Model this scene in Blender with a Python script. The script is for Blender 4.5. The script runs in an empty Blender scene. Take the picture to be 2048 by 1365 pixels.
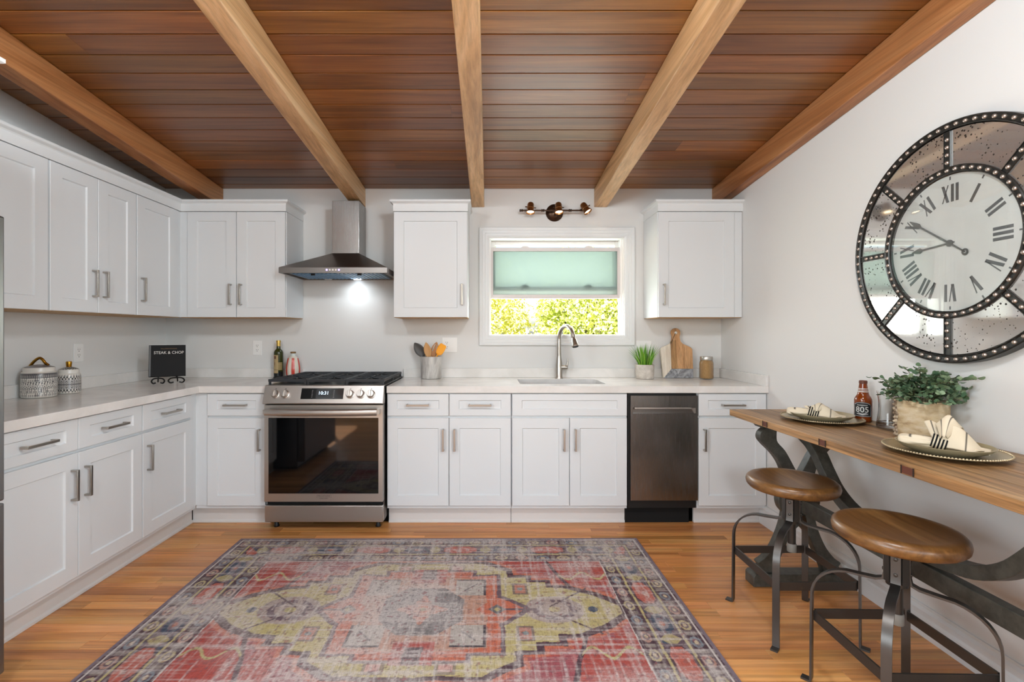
import bpy, bmesh, math, random
import numpy as np
from mathutils import Vector, Matrix
R = math.radians
PI = math.pi
random.seed(7)
SC = bpy.context.scene
COL = SC.collection

# ------------------------------------------------------------------ camera, world, sun, lights, exposure
F = 967.0                      # focal length in pixels of the 2048 x 1365 frame
PX, PY = 977.0, 667.0          # principal point (the photograph is a shifted frame)
EYE = 1.262
cam_d = bpy.data.cameras.new('camera')
cam = bpy.data.objects.new('camera', cam_d)
COL.objects.link(cam)
cam.location = (0, 0, EYE)
cam.rotation_euler = (R(90), 0, 0)
cam_d.sensor_width = 36.0
cam_d.lens = F * 36.0 / 2048.0
cam_d.shift_x = (1024.0 - PX) / 2048.0
cam_d.shift_y = (PY - 682.5) / 2048.0
cam_d.clip_start = 0.02
SC.camera = cam

w = bpy.data.worlds.new('sky')
SC.world = w
w.use_nodes = True
wn = w.node_tree
wn.nodes.clear()
wo = wn.nodes.new('ShaderNodeOutputWorld')
wb = wn.nodes.new('ShaderNodeBackground')
sky = wn.nodes.new('ShaderNodeTexSky')
sky.sky_type = 'NISHITA'
sky.sun_disc = False
sky.sun_elevation = R(52)
sky.sun_rotation = R(200)
sky.air_density = 1.0
sky.dust_density = 2.5
wb.inputs['Strength'].default_value = 0.42
wn.links.new(sky.outputs[0], wb.inputs['Color'])
wn.links.new(wb.outputs[0], wo.inputs[0])

def lamp(name, kind, loc, rot, energy, color=(1, 1, 1), **kw):
    d = bpy.data.lights.new(name, kind)
    d.energy = energy
    d.color = color
    for k, v in kw.items():
        setattr(d, k, v)
    o = bpy.data.objects.new(name, d)
    COL.objects.link(o)
    o.location = loc
    o.rotation_euler = rot
    return o

lamp('sun', 'SUN', (0, 0, 8), (R(42), 0, R(-25)), 24.0, (1, 0.95, 0.88), angle=0.01)
# fill daylight through unseen windows added in the rear and side walls
lamp('rear_fill_daylight', 'AREA', (0.05, -3.05, 1.75), (R(90), 0, 0), 10, (0.84, 0.94, 1.0), shape='RECTANGLE', size=3.2, size_y=1.5)
lamp('side_fill_daylight', 'AREA', (1.93, -1.25, 1.70), (R(90), 0, R(90)), 95, (0.84, 0.94, 1.0), shape='RECTANGLE', size=1.9, size_y=1.15)
lamp('west_fill_daylight', 'AREA', (-2.635, -1.15, 1.70), (R(90), 0, R(-90)), 100, (0.84, 0.94, 1.0), shape='RECTANGLE', size=1.9, size_y=1.15)
lamp('sink_window_daylight', 'AREA', (0.53, 4.02, 1.62), (R(-90), 0, 0), 26, (0.95, 1.0, 0.98), shape='RECTANGLE', size=1.0, size_y=0.7)

SC.view_settings.view_transform = 'Standard'
SC.view_settings.look = 'None'
SC.view_settings.exposure = 0.02
SC.view_settings.gamma = 1.0
SC.view_settings.use_curve_mapping = False
SC.cycles.use_denoising = True
SC.cycles.max_bounces = 10
SC.cycles.diffuse_bounces = 5
SC.cycles.sample_clamp_indirect = 6.0
SC.cycles.caustics_reflective = False
SC.cycles.caustics_refractive = False

# ------------------------------------------------------------------ helpers
def lin(v):
    v = v / 255.0
    return v / 12.92 if v <= 0.04045 else ((v + 0.055) / 1.055) ** 2.4
def C(r, g, b):
    return (lin(r), lin(g), lin(b), 1.0)

class NT:
    def __init__(s, m):
        m.use_nodes = True
        s.t = m.node_tree
        s.b = s.t.nodes['Principled BSDF']
    def n(s, kind, **kw):
        o = s.t.nodes.new('ShaderNode' + kind)
        for k, v in kw.items():
            if k in o.inputs.keys():
                o.inputs[k].default_value = v
            else:
                setattr(o, k, v)
        return o
    def l(s, a, b):
        s.t.links.new(a, b)
    def ramp(s, fac, stops, interp='LINEAR'):
        r = s.t.nodes.new('ShaderNodeValToRGB')
        r.color_ramp.interpolation = interp
        e = r.color_ramp.elements
        while len(e) < len(stops):
            e.new(0.5)
        for i, (p, c) in enumerate(stops):
            e[i].position = p
            e[i].color = c if not isinstance(c, (int, float)) else (c, c, c, 1)
        s.l(fac, r.inputs[0])
        return r.outputs[0]
    def mix(s, fac, a, b, mode='MIX'):
        m = s.t.nodes.new('ShaderNodeMix')
        m.data_type = 'RGBA'
        m.blend_type = mode
        for sock, v in ((m.inputs[0], fac), (m.inputs[6], a), (m.inputs[7], b)):
            if isinstance(v, (int, float, tuple)):
                sock.default_value = v
            else:
                s.l(v, sock)
        return m.outputs[2]
    def coords(s, scale=(1, 1, 1), kind='Object', rot=(0, 0, 0)):
        tc = s.t.nodes.new('ShaderNodeTexCoord')
        mp = s.t.nodes.new('ShaderNodeMapping')
        mp.inputs['Scale'].default_value = scale
        mp.inputs['Rotation'].default_value = rot
        s.l(tc.outputs[kind], mp.inputs['Vector'])
        return mp.outputs[0]
    def noise(s, vec, scale, detail=4, rough=0.55, dist=0.0):
        o = s.n('TexNoise', Scale=scale, Detail=detail, Roughness=rough, Distortion=dist)
        s.l(vec, o.inputs['Vector'])
        return o.outputs[0]
    def bump(s, h, strength=0.2, dist=0.002):
        b = s.n('Bump', Strength=strength, Distance=dist)
        s.l(h, b.inputs['Height'])
        s.l(b.outputs[0], s.b.inputs['Normal'])

MATS = {}
def mat(name, col, rough=0.5, metal=0.0, coat=0.0, spec=None, emit=None, estr=0.0, trans=0.0, ior=None, alpha=None):
    m = bpy.data.materials.new(name)
    t = NT(m)
    b = t.b
    b.inputs['Base Color'].default_value = col
    b.inputs['Roughness'].default_value = rough
    b.inputs['Metallic'].default_value = metal
    b.inputs['Coat Weight'].default_value = coat
    if spec is not None:
        b.inputs['Specular IOR Level'].default_value = spec
    if emit:
        b.inputs['Emission Color'].default_value = emit
        b.inputs['Emission Strength'].default_value = estr
    b.inputs['Coat Roughness'].default_value = 0.28
    if trans:
        b.inputs['Transmission Weight'].default_value = trans
    if ior:
        b.inputs['IOR'].default_value = ior
    m.diffuse_color = col
    MATS[name] = m
    return m

def wood(name, dark, mid, light, axis=0, rough=0.4, tint=False, freq=1.0, coat=0.0, line=0.35, trange=(0.7, 1.25), hue=0.02, knots=0.0):
    m = mat(name, mid, rough, coat=coat)
    t = NT(m)
    sc = [9.0 * freq] * 3
    sc[axis] = 0.55 * freq
    vec = t.coords(tuple(sc))
    at = t.n('Attribute', attribute_name='tint')
    if tint:
        vm = t.n('VectorMath', operation='SCALE')
        vm.inputs[0].default_value = (61.0, 43.0, 29.0)
        t.l(at.outputs['Fac'], vm.inputs['Scale'])
        va = t.n('VectorMath', operation='ADD')
        t.l(vec, va.inputs[0])
        t.l(vm.outputs[0], va.inputs[1])
        vec = va.outputs[0]
    n1 = t.noise(vec, 1.6, 6, 0.6, 0.9)
    col = t.ramp(n1, [(0.28, dark), (0.5, mid), (0.72, light)])
    m2 = t.n('Mapping')
    s2 = [5.0] * 3
    s2[axis] = 1.4
    m2.inputs['Scale'].default_value = tuple(s2)
    t.l(vec, m2.inputs['Vector'])
    n2 = t.noise(m2.outputs[0], 1.7, 5, 0.7, 0.3)
    g = t.ramp(n2, [(0.36, 1.0 - line), (0.56, 1.0)])
    col = t.mix(1.0, col, g, 'MULTIPLY')
    if knots:
        vor = t.n('TexVoronoi', Scale=0.55)
        mk = t.n('Mapping')
        sk = [0.35] * 3
        sk[axis] = 2.6
        mk.inputs['Scale'].default_value = tuple(sk)
        t.l(vec, mk.inputs['Vector'])
        t.l(mk.outputs[0], vor.inputs['Vector'])
        k = t.ramp(vor.outputs['Distance'], [(0.03, 1.0 - knots), (0.11, 1.0)])
        col = t.mix(1.0, col, k, 'MULTIPLY')
    if tint:
        hs = t.n('HueSaturation')
        mr = t.n('MapRange')
        mr.inputs['To Min'].default_value = trange[0]
        mr.inputs['To Max'].default_value = trange[1]
        t.l(at.outputs['Fac'], mr.inputs['Value'])
        t.l(mr.outputs[0], hs.inputs['Value'])
        # an unrelated hue wobble from the same seed
        mm = t.n('Math', operation='MULTIPLY')
        mm.inputs[1].default_value = 7.31
        t.l(at.outputs['Fac'], mm.inputs[0])
        fr = t.n('Math', operation='FRACT')
        t.l(mm.outputs[0], fr.inputs[0])
        mh = t.n('MapRange')
        mh.inputs['To Min'].default_value = 0.5 - hue
        mh.inputs['To Max'].default_value = 0.5 + hue
        t.l(fr.outputs[0], mh.inputs['Value'])
        t.l(mh.outputs[0], hs.inputs['Hue'])
        t.l(col, hs.inputs['Color'])
        col = hs.outputs[0]
    t.l(col, t.b.inputs['Base Color'])
    t.bump(n2, 0.18, 0.0015)
    return m

def steel(name, col, rough, axis=2, streak=0.05):
    m = mat(name, col, rough, 1.0)
    t = NT(m)
    sc = [700.0] * 3
    sc[axis] = 6.0
    n1 = t.noise(t.coords(tuple(sc)), 1.0, 3)
    r = t.ramp(n1, [(0.3, rough - streak * 0.5), (0.7, rough + streak * 0.5)])
    t.l(r, t.b.inputs['Roughness'])
    c = t.ramp(n1, [(0.3, tuple(x * 0.97 for x in col[:3]) + (1,)), (0.7, col)])
    t.l(c, t.b.inputs['Base Color'])
    return m

def blotch(name, c1, c2, scale, rough=0.5, p0=0.35, p1=0.65, stretch=(1, 1, 1), bump=0.0, detail=5, dist=0.0, c3=None):
    m = mat(name, c1, rough)
    t = NT(m)
    n1 = t.noise(t.coords(stretch), scale, detail, 0.6, dist)
    st = [(p0, c1), (p1, c2)] if c3 is None else [(p0, c1), ((p0 + p1) / 2, c2), (p1, c3)]
    t.l(t.ramp(n1, st), t.b.inputs['Base Color'])
    if bump:
        t.bump(n1, bump, 0.004)
    return m

def vcol(name, rough=0.5, coat=0.0, spec=None, weave=False):
    m = mat(name, C(200, 200, 200), rough, coat=coat, spec=spec)
    t = NT(m)
    a = t.n('Attribute', attribute_name='Col')
    t.l(a.outputs['Color'], t.b.inputs['Base Color'])
    return m

# surfaces
mat('wall_paint', C(219, 219, 217), 0.6)
mat('cabinet_white', C(218, 222, 224), 0.38)
mat('trim_white', C(222, 225, 226), 0.4)
mat('toe_white', C(214, 213, 211), 0.45)
mat('plywood_edge', C(188, 152, 108), 0.6)
mat('nickel', C(176, 170, 162), 0.28, 1.0)
steel('stainless', C(192, 187, 181), 0.36, axis=0)
steel('stainless_vertical', C(142, 139, 136), 0.26, axis=2)
steel('stainless_dark', C(134, 128, 124), 0.34, axis=0)
steel('fridge_steel', C(138, 138, 139), 0.36, axis=2)
mat('chrome', C(205, 205, 205), 0.12, 1.0)
mat('sink_steel', C(178, 175, 170), 0.26, 1.0)
mat('black_iron', C(46, 49, 53), 0.5, 0.2)
mat('black_enamel', C(26, 27, 29), 0.3)
mat('black_plastic', C(14, 14, 15), 0.5)
mat('black_void', C(6, 6, 6), 0.9)
mat('oven_glass', C(7, 8, 10), 0.04, spec=0.6)
mat('screen', C(10, 11, 12), 0.1)
mat('display_on', C(40, 44, 48), 0.2)
mat('digits', C(225, 238, 248), 0.5, emit=C(205, 228, 250), estr=1.6)
mat('icon_print', C(120, 124, 128), 0.5)
mat('led_blue', C(190, 180, 255), 0.4, emit=C(150, 130, 255), estr=3.0)
mat('led_white', C(220, 218, 212), 0.3)
mat('filter_film', C(112, 158, 196), 0.3, 0.35)
mat('filter_steel', C(190, 205, 215), 0.3, 0.8)
mat('lamp_glow', C(255, 246, 226), 0.5, emit=C(255, 232, 190), estr=6.0)
mat('hood_lamp', C(240, 248, 255), 0.5, emit=C(225, 240, 255), estr=6.0)
mat('fill_lamp_glow', C(250, 248, 242), 0.5, emit=C(255, 250, 240), estr=3.0)  # glow of the added ceiling fill lamps
mat('bronze', C(70, 52, 40), 0.34, 0.9)
mat('bronze_light', C(150, 106, 66), 0.28, 0.9)
mat('plate_white', C(236, 236, 234), 0.35)
mat('slot_dark', C(70, 66, 62), 0.6)
mat('gold', C(176, 128, 44), 0.25, 1.0)
mat('book_black', C(14, 13, 13), 0.5, spec=0.15)
mat('book_spine', C(48, 50, 50), 0.4)
mat('paper', C(226, 220, 206), 0.8)
mat('print_white', C(226, 224, 218), 0.6)
mat('print_gold', C(120, 92, 54), 0.6)
mat('iron_scroll', C(16, 15, 15), 0.4, 0.5)
mat('cork', C(128, 98, 62), 0.8)
mat('foil_gold', C(196, 164, 86), 0.35, 0.7)
mat('wood_utensil', C(196, 148, 92), 0.55)
mat('wood_utensil_dark', C(186, 132, 82), 0.55)
mat('silicone_grey', C(76, 74, 72), 0.5)
mat('silicone_orange', C(246, 164, 22), 0.45)
mat('cord_black', C(28, 24, 22), 0.7)
mat('stool_iron', C(84, 81, 78), 0.36, 0.8)
mat('stool_bolt', C(76, 72, 68), 0.4, 0.8)
mat('rubber_tip', C(128, 126, 120), 0.6)
mat('pewter', C(184, 168, 136), 0.34, 0.7)
mat('stoneware', C(158, 146, 116), 0.3)
mat('clock_iron', C(52, 52, 50), 0.35, 0.5)
mat('rivet', C(196, 184, 174), 0.3, 0.8)
mat('numeral', C(86, 88, 88), 0.6)
mat('hand_iron', C(92, 92, 88), 0.4, 0.5)
mat('amber_glass', C(120, 52, 14), 0.08, spec=0.6)
mat('label_black', C(22, 23, 26), 0.5)
mat('label_white', C(214, 214, 210), 0.5)
mat('soil', C(58, 44, 32), 0.9)
mat('stem_green', C(88, 84, 58), 0.7)
mat('grass_a', C(96, 152, 30), 0.5)
mat('grass_b', C(130, 178, 52), 0.5)
mat('grass_c', C(74, 128, 30), 0.5)
mat('leaf_a', C(92, 118, 86), 0.5)
mat('leaf_b', C(128, 150, 116), 0.5)
mat('leaf_c', C(70, 98, 72), 0.5)
mat('vinyl', C(214, 208, 206), 0.4)
mat('vinyl_bright', C(240, 240, 238), 0.4)
mat('lid_metal', C(196, 192, 184), 0.3, 0.9)
mat('copper_patch', C(92, 48, 32), 0.5)
mat('joint_dark', C(38, 24, 14), 0.8)
mat('rug_binding', C(132, 118, 128), 0.9)
mat('ground_outside', C(150, 160, 90), 0.9)

wood('ceiling_wood', C(106, 62, 22), C(140, 86, 34), C(164, 108, 52), 0, 0.42, tint=True, coat=0.45, trange=(0.66, 1.2), hue=0.006, line=0.3, knots=0.35)
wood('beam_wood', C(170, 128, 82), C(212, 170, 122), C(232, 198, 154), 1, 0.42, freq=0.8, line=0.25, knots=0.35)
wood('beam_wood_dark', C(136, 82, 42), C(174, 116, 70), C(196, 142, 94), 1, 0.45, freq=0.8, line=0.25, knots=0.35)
wood('floor_wood', C(170, 108, 54), C(220, 152, 88), C(238, 178, 114), 0, 0.3, tint=True, coat=0.1, trange=(0.74, 1.12), hue=0.006, freq=0.9, line=0.3)
wood('table_wood', C(92, 66, 38), C(160, 120, 76), C(196, 158, 110), 1, 0.42, tint=True, freq=1.3, line=0.6, trange=(0.8, 1.15), hue=0.008)
wood('seat_wood', C(78, 50, 24), C(116, 80, 42), C(146, 108, 62), 1, 0.34, freq=1.2, coat=0.3, line=0.3)
wood('board_wood', C(164, 116, 70), C(196, 148, 100), C(214, 170, 122), 2, 0.5, freq=1.6)
wood('board_wood_dark', C(136, 98, 56), C(168, 126, 78), C(188, 148, 98), 2, 0.5, freq=1.6)
wood('board_pale', C(206, 192, 172), C(222, 212, 196), C(232, 224, 212), 2, 0.5, freq=1.6, line=0.12)
blotch('quartz', C(216, 214, 210), C(230, 228, 225), 3.0, 0.2, detail=6, dist=1.2)
blotch('marble_grey', C(96, 98, 102), C(176, 178, 182), 16.0, 0.3, dist=2.0)
blotch('crock_marble', C(152, 148, 144), C(206, 203, 198), 9.0, 0.4, stretch=(1.6, 1.6, 0.5), dist=1.2)
blotch('concrete', C(180, 172, 162), C(208, 201, 192), 26.0, 0.8)
blotch('birch', C(122, 92, 58), C(186, 164, 128), 14.0, 0.8, p0=0.25, p1=0.7, stretch=(1, 1, 2.6), bump=0.35, c3=C(206, 192, 166))
blotch('bark_ridge', C(86, 62, 44), C(206, 190, 164), 60.0, 0.9, bump=0.6)
blotch('iron_paint', C(60, 60, 55), C(82, 82, 75), 30.0, 0.45)
blotch('grain_fill', C(176, 118, 58), C(228, 180, 118), 210.0, 0.7, p0=0.3, p1=0.7, bump=0.5)
blotch('dial_paper', C(206, 207, 202), C(220, 221, 216), 4.0, 0.5)
blotch('hedge_leaf', C(176, 178, 70), C(246, 240, 160), 3.2, 0.6, p0=0.3, p1=0.7)
blotch('hedge_leaf_dark', C(150, 168, 60), C(232, 232, 140), 3.2, 0.6, p0=0.3, p1=0.7)
vcol('canister_glaze', 0.3, 0.3)
vcol('striped_glaze', 0.25, 0.3)
vcol('oil_bottle_glass', 0.12)
vcol('cloth_print', 0.9, spec=0.1)

# antique mirror: silver with dark foxing specks
m = mat('antique_mirror', C(205, 205, 205), 0.06, 1.0)
t = NT(m)
v1 = t.n('TexVoronoi', Scale=75.0)
t.l(t.coords(), v1.inputs['Vector'])
n1 = t.noise(t.coords(), 14.0, 3)
thr = t.ramp(n1, [(0.36, 0.04), (0.62, 0.30)])
lt = t.n('Math', operation='LESS_THAN')
t.l(v1.outputs['Distance'], lt.inputs[0])
t.l(thr, lt.inputs[1])
t.l(t.mix(lt.outputs[0], C(208, 206, 203), C(52, 46, 42)), t.b.inputs['Base Color'])
iv = t.n('Math', operation='SUBTRACT')
iv.inputs[0].default_value = 1.0
t.l(lt.outputs[0], iv.inputs[1])
im = t.n('Math', operation='MULTIPLY')
im.inputs[1].default_value = 0.82
t.l(iv.outputs[0], im.inputs[0])
t.l(im.outputs[0], t.b.inputs['Metallic'])

# frosted mint pane of the raised sash
m = mat('frosted_pane', C(206, 236, 224), 0.4)
t = NT(m)
t.t.nodes.remove(t.b)
out = t.t.nodes['Material Output']
tl = t.n('BsdfTranslucent', Color=C(158, 162, 160))
gl = t.n('BsdfRefraction', Color=C(146, 152, 149), Roughness=0.3, IOR=1.02)
ms = t.n('MixShader', Fac=0.35)
t.l(tl.outputs[0], ms.inputs[1])
t.l(gl.outputs[0], ms.inputs[2])
t.l(ms.outputs[0], out.inputs['Surface'])
# clear glazing and drinking glass
def thin_glass(name, tintc, refl=0.08):
    m = mat(name, tintc, 0.0)
    t = NT(m)
    t.t.nodes.remove(t.b)
    out = t.t.nodes['Material Output']
    tr = t.n('BsdfTransparent', Color=tintc)
    gs = t.n('BsdfGlossy', Roughness=0.02)
    ly = t.n('LayerWeight', Blend=0.12)
    ms = t.n('MixShader')
    t.l(ly.outputs['Facing'], ms.inputs[0])
    t.l(tr.outputs[0], ms.inputs[1])
    t.l(gs.outputs[0], ms.inputs[2])
    t.l(ms.outputs[0], out.inputs['Surface'])
    return m
thin_glass('clear_pane', (0.93, 0.98, 0.96, 1))
thin_glass('clear_glass', (0.90, 0.92, 0.93, 1))
thin_glass('clock_glass', (0.97, 0.98, 0.98, 1))
mat('heavy_glass', (0.97, 0.98, 0.98, 1), 0.02, trans=1.0, ior=1.4)

# ------------------------------------------------------------------ mesh builder
class MB:
    def __init__(s):
        s.v, s.f, s.t, s.c = [], [], [], []
        s.tint = 0.5
    def add(s, verts, faces, cols=None):
        o = len(s.v)
        s.v += [tuple(p) for p in verts]
        s.f += [tuple(i + o for i in f) for f in faces]
        s.t += [s.tint] * len(verts)
        if cols is not None:
            s.c += cols
        return s
    def box(s, x0, x1, y0, y1, z0, z1):
        return s.add([(x0, y0, z0), (x1, y0, z0), (x1, y1, z0), (x0, y1, z0), (x0, y0, z1), (x1, y0, z1), (x1, y1, z1), (x0, y1, z1)],
                     [(0, 3, 2, 1), (4, 5, 6, 7), (0, 1, 5, 4), (1, 2, 6, 5), (2, 3, 7, 6), (3, 0, 4, 7)])
    def prism(s, poly, h0, h1, plane='xy'):
        n = len(poly)
        def mp(a, b, h):
            return {'xy': (a, b, h), 'xz': (a, h, b), 'yz': (h, a, b)}[plane]
        vs = [mp(a, b, h0) for a, b in poly] + [mp(a, b, h1) for a, b in poly]
        fs = [tuple(range(n)), tuple(range(2 * n - 1, n - 1, -1))] + [(i, (i + 1) % n, n + (i + 1) % n, n + i) for i in range(n)]
        return s.add(vs, fs)
    def lathe(s, prof, n=32, o=(0, 0, 0), axis='z', colf=None, closed=False):
        vs, fs, cs = [], [], []
        k = len(prof)
        for j in range(n):
            a = 2 * PI * j / n
            for (r, h) in prof:
                p = (r * math.cos(a), r * math.sin(a), h)
                if axis == 'y':
                    p = (p[0], p[2], p[1])
                elif axis == 'x':
                    p = (p[2], p[0], p[1])
                vs.append((p[0] + o[0], p[1] + o[1], p[2] + o[2]))
                if colf:
                    cs.append(colf(a, h, r))
        for j in range(n):
            j2 = (j + 1) % n
            for i in range(k - 1 if not closed else k):
                i2 = (i + 1) % k
                fs.append((j * k + i, j2 * k + i, j2 * k + i2, j * k + i2))
        if not closed:
            if prof[0][0] > 1e-6:
                fs.append(tuple(j * k for j in range(n))[::-1])
            if prof[-1][0] > 1e-6:
                fs.append(tuple(j * k + k - 1 for j in range(n)))
        return s.add(vs, fs, cs if colf else None)
    def tube(s, pts, r, n=8, closed=False, up=None, sect=None):
        """sweep a round (r) or rectangular (sect=(w,h)) section along pts; up fixes the direction of h"""
        P = [Vector(p) for p in pts]
        m = len(P)
        vs, fs = [], []
        prev = None
        for i in range(m):
            if closed:
                d = P[(i + 1) % m] - P[i - 1]
            else:
                d = P[min(i + 1, m - 1)] - P[max(i - 1, 0)]
            d.normalize()
            if up is not None:
                a = Vector(up)
            elif prev is not None:
                a = prev
            else:
                a = Vector((0, 0, 1)) if abs(d.z) < 0.9 else Vector((1, 0, 0))
            b = d.cross(a)
            if b.length < 1e-6:
                b = d.cross(Vector((1, 0.1, 0)))
            b.normalize()
            a = b.cross(d).normalized()
            prev = a
            rr = r[i] if isinstance(r, (list, tuple)) else r
            if sect:
                hw, hh = sect[0] / 2, sect[1] / 2
                ring = [P[i] + b * x + a * y for x, y in ((-hw, -hh), (hw, -hh), (hw, hh), (-hw, hh))]
            else:
                ring = [P[i] + (b * math.cos(2 * PI * k / n) + a * math.sin(2 * PI * k / n)) * rr for k in range(n)]
            vs += ring
        q = 4 if sect else n
        for i in range(m if closed else m - 1):
            i2 = (i + 1) % m
            for k in range(q):
                k2 = (k + 1) % q
                fs.append((i * q + k, i * q + k2, i2 * q + k2, i2 * q + k))
        if not closed:
            fs.append(tuple(range(q))[::-1])
            fs.append(tuple(range((m - 1) * q, m * q)))
        return s.add(vs, fs)
    def ball(s, c, r, n=12, m=8, sc=(1, 1, 1)):
        prof = [(max(1e-7, math.sin(PI * i / m)) * r, -math.cos(PI * i / m) * r) for i in range(m + 1)]
        o = len(s.v)
        s.lathe(prof, n)
        for i in range(o, len(s.v)):
            x, y, z = s.v[i]
            s.v[i] = (c[0] + x * sc[0], c[1] + y * sc[1], c[2] + z * sc[2])
        return s
    def sweep(s, path, prof, fn, closed=False):
        """mitred sweep: path in 2D, prof = (outward offset, height), fn(a, b, h) -> xyz; outward is right of the path"""
        m = len(path)
        nrm = []
        for i in range(m):
            def nn(p, q):
                d = Vector((q[0] - p[0], q[1] - p[1])).normalized()
                return Vector((d.y, -d.x))
            if closed or 0 < i < m - 1:
                n1 = nn(path[i - 1], path[i])
                n2 = nn(path[i], path[(i + 1) % m])
                b = (n1 + n2)
                b = b / max(1e-6, b.dot(n1))
            elif i == 0:
                b = nn(path[0], path[1])
            else:
                b = nn(path[-2], path[-1])
            nrm.append(b)
        k = len(prof)
        vs, fs = [], []
        for i in range(m):
            for (o, h) in prof:
                vs.append(fn(path[i][0] + nrm[i].x * o, path[i][1] + nrm[i].y * o, h))
        for i in range(m if closed else m - 1):
            i2 = (i + 1) % m
            for j in range(k):
                j2 = (j + 1) % k
                fs.append((i * k + j, i2 * k + j, i2 * k + j2, i * k + j2))
        if not closed:
            fs.append(tuple(range(k))[::-1])
            fs.append(tuple(range((m - 1) * k, m * k)))
        return s.add(vs, fs)
    def xform(s, M, start=0):
        for i in range(start, len(s.v)):
            s.v[i] = tuple(M @ Vector(s.v[i]))
        return s
    def mesh(s, name, material, smooth=True, fix=True, angle=38):
        me = bpy.data.meshes.new(name)
        me.from_pydata(s.v, [], s.f)
        if fix:
            bm = bmesh.new()
            bm.from_mesh(me)
            bmesh.ops.recalc_face_normals(bm, faces=bm.faces)
            bm.to_mesh(me)
            bm.free()
        a = me.attributes.new('tint', 'FLOAT', 'POINT')
        a.data.foreach_set('value', s.t)
        if s.c:
            a = me.attributes.new('Col', 'FLOAT_COLOR', 'POINT')
            a.data.foreach_set('color', [x for c in s.c for x in c])
        me.materials.append(MATS[material])
        if smooth:
            me.polygons.foreach_set('use_smooth', [True] * len(me.polygons))
            me.set_sharp_from_angle(angle=R(angle))
        me.update()
        return me
    def build(s, name, material, parent=None, bevel=0.0, seg=2, smooth=True, fix=True, angle=38, label=None):
        me = s.mesh(name, material, smooth, fix, angle)
        return link(name, me, parent, bevel, seg, label)

def link(name, me, parent=None, bevel=0.0, seg=2, label=None):
    o = bpy.data.objects.new(name, me)
    COL.objects.link(o)
    o.parent = parent
    if bevel:
        b = o.modifiers.new('edge', 'BEVEL')
        b.width = bevel
        b.segments = seg
        b.limit_method = 'ANGLE'
        b.angle_limit = R(40)
        b.harden_normals = False
    if label:
        o['label'] = label
    return o

def tag(o, label=None, cat=None, group=None, kind=None):
    for k, v in (('label', label), ('category', cat), ('group', group), ('kind', kind)):
        if v:
            o[k] = v
    return o
def thing(name, label, cat, loc=(0, 0, 0), rotz=0.0, group=None):
    o = bpy.data.objects.new(name, None)
    o.empty_display_size = 0.05
    COL.objects.link(o)
    o.location = loc
    o.rotation_euler = (0, 0, rotz)
    return tag(o, label, cat, group)
def copy_tree(o, parent=None):
    c = o.copy()
    COL.objects.link(c)
    c.parent = parent
    for ch in list(o.children):
        copy_tree(ch, c)
    return c
def text_geo(body, size, depth=0.0006, xs=1.0):
    cu = bpy.data.curves.new('lettering', 'FONT')
    cu.body = body
    cu.size = size
    cu.extrude = depth
    cu.align_x = 'CENTER'
    cu.align_y = 'CENTER'
    cu.resolution_u = 3
    ob = bpy.data.objects.new('lettering', cu)
    COL.objects.link(ob)
    dg = bpy.context.evaluated_depsgraph_get()
    me = bpy.data.meshes.new_from_object(ob.evaluated_get(dg))
    vs = [(v.co.x * xs, v.co.y, v.co.z) for v in me.vertices]
    fs = [tuple(p.vertices) for p in me.polygons]
    bpy.data.objects.remove(ob)
    bpy.data.curves.remove(cu)
    bpy.data.meshes.remove(me)
    return vs, fs
def arc(cx, cy, r, a0, a1, n=8):
    return [(cx + r * math.cos(R(a0 + (a1 - a0) * i / n)), cy + r * math.sin(R(a0 + (a1 - a0) * i / n))) for i in range(n + 1)]
def spline(pts, n=8):
    """Catmull-Rom through 2D/3D points"""
    P = [Vector(p) for p in pts]
    P = [P[0] * 2 - P[1]] + P + [P[-1] * 2 - P[-2]]
    out = []
    for i in range(1, len(P) - 2):
        for k in range(n):
            u = k / n
            a, b, c, d = P[i - 1], P[i], P[i + 1], P[i + 2]
            out.append(tuple(0.5 * ((2 * b) + (c - a) * u + (2 * a - 5 * b + 4 * c - d) * u * u + (3 * b - a - 3 * c + d) * u ** 3)))
    out.append(tuple(P[-2]))
    return out

# ------------------------------------------------------------------ the room
XL, XR, YB, YR = -2.525, 1.82, 3.785, -3.0
SL = 0.1013
def zc(y):
    return 2.393 + SL * (YB - y)
def structure(o, label, cat):
    return tag(o, label, cat, kind='structure')

WX0, WX1, WZ0, WZ1 = 0.0, 1.066, 1.240, 2.016            # rough opening of the sink window
mb = MB()
mb.box(XL - 0.1, WX0, YB, YB + 0.14, 0, 2.55)
mb.box(WX1, XR + 0.1, YB, YB + 0.14, 0, 2.55)
mb.box(WX0, WX1, YB, YB + 0.14, 0, WZ0)
mb.box(WX0, WX1, YB, YB + 0.14, WZ1, 2.55)
structure(mb.build('wall_back', 'wall_paint', smooth=False), 'off-white painted wall with the sink window', 'wall')
mb = MB()
for (ya, yb_, za, zb_) in ((YR, -2.15, 0, None), (-0.15, YB, 0, None), (-2.15, -0.15, 0, 0.6), (-2.15, -0.15, 2.3, None)):
    mb.prism([(ya, za), (yb_, za), (yb_, zb_ or zc(yb_) + 0.05), (ya, zb_ or zc(ya) + 0.05)], XL - 0.1, XL, 'yz')
structure(mb.build('wall_left', 'wall_paint', smooth=False), 'off-white painted wall behind the long cabinet run', 'wall')
mb = MB()
for (ya, yb_, za, zb_) in ((YR, -2.25, 0, None), (-0.25, YB, 0, None), (-2.25, -0.25, 0, 0.6), (-2.25, -0.25, 2.3, None)):
    mb.prism([(ya, za), (yb_, za), (yb_, zb_ or zc(yb_) + 0.05), (ya, zb_ or zc(ya) + 0.05)], XR, XR + 0.1, 'yz')
structure(mb.build('wall_right', 'wall_paint', smooth=False), 'off-white painted wall carrying the big round clock', 'wall')
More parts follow.
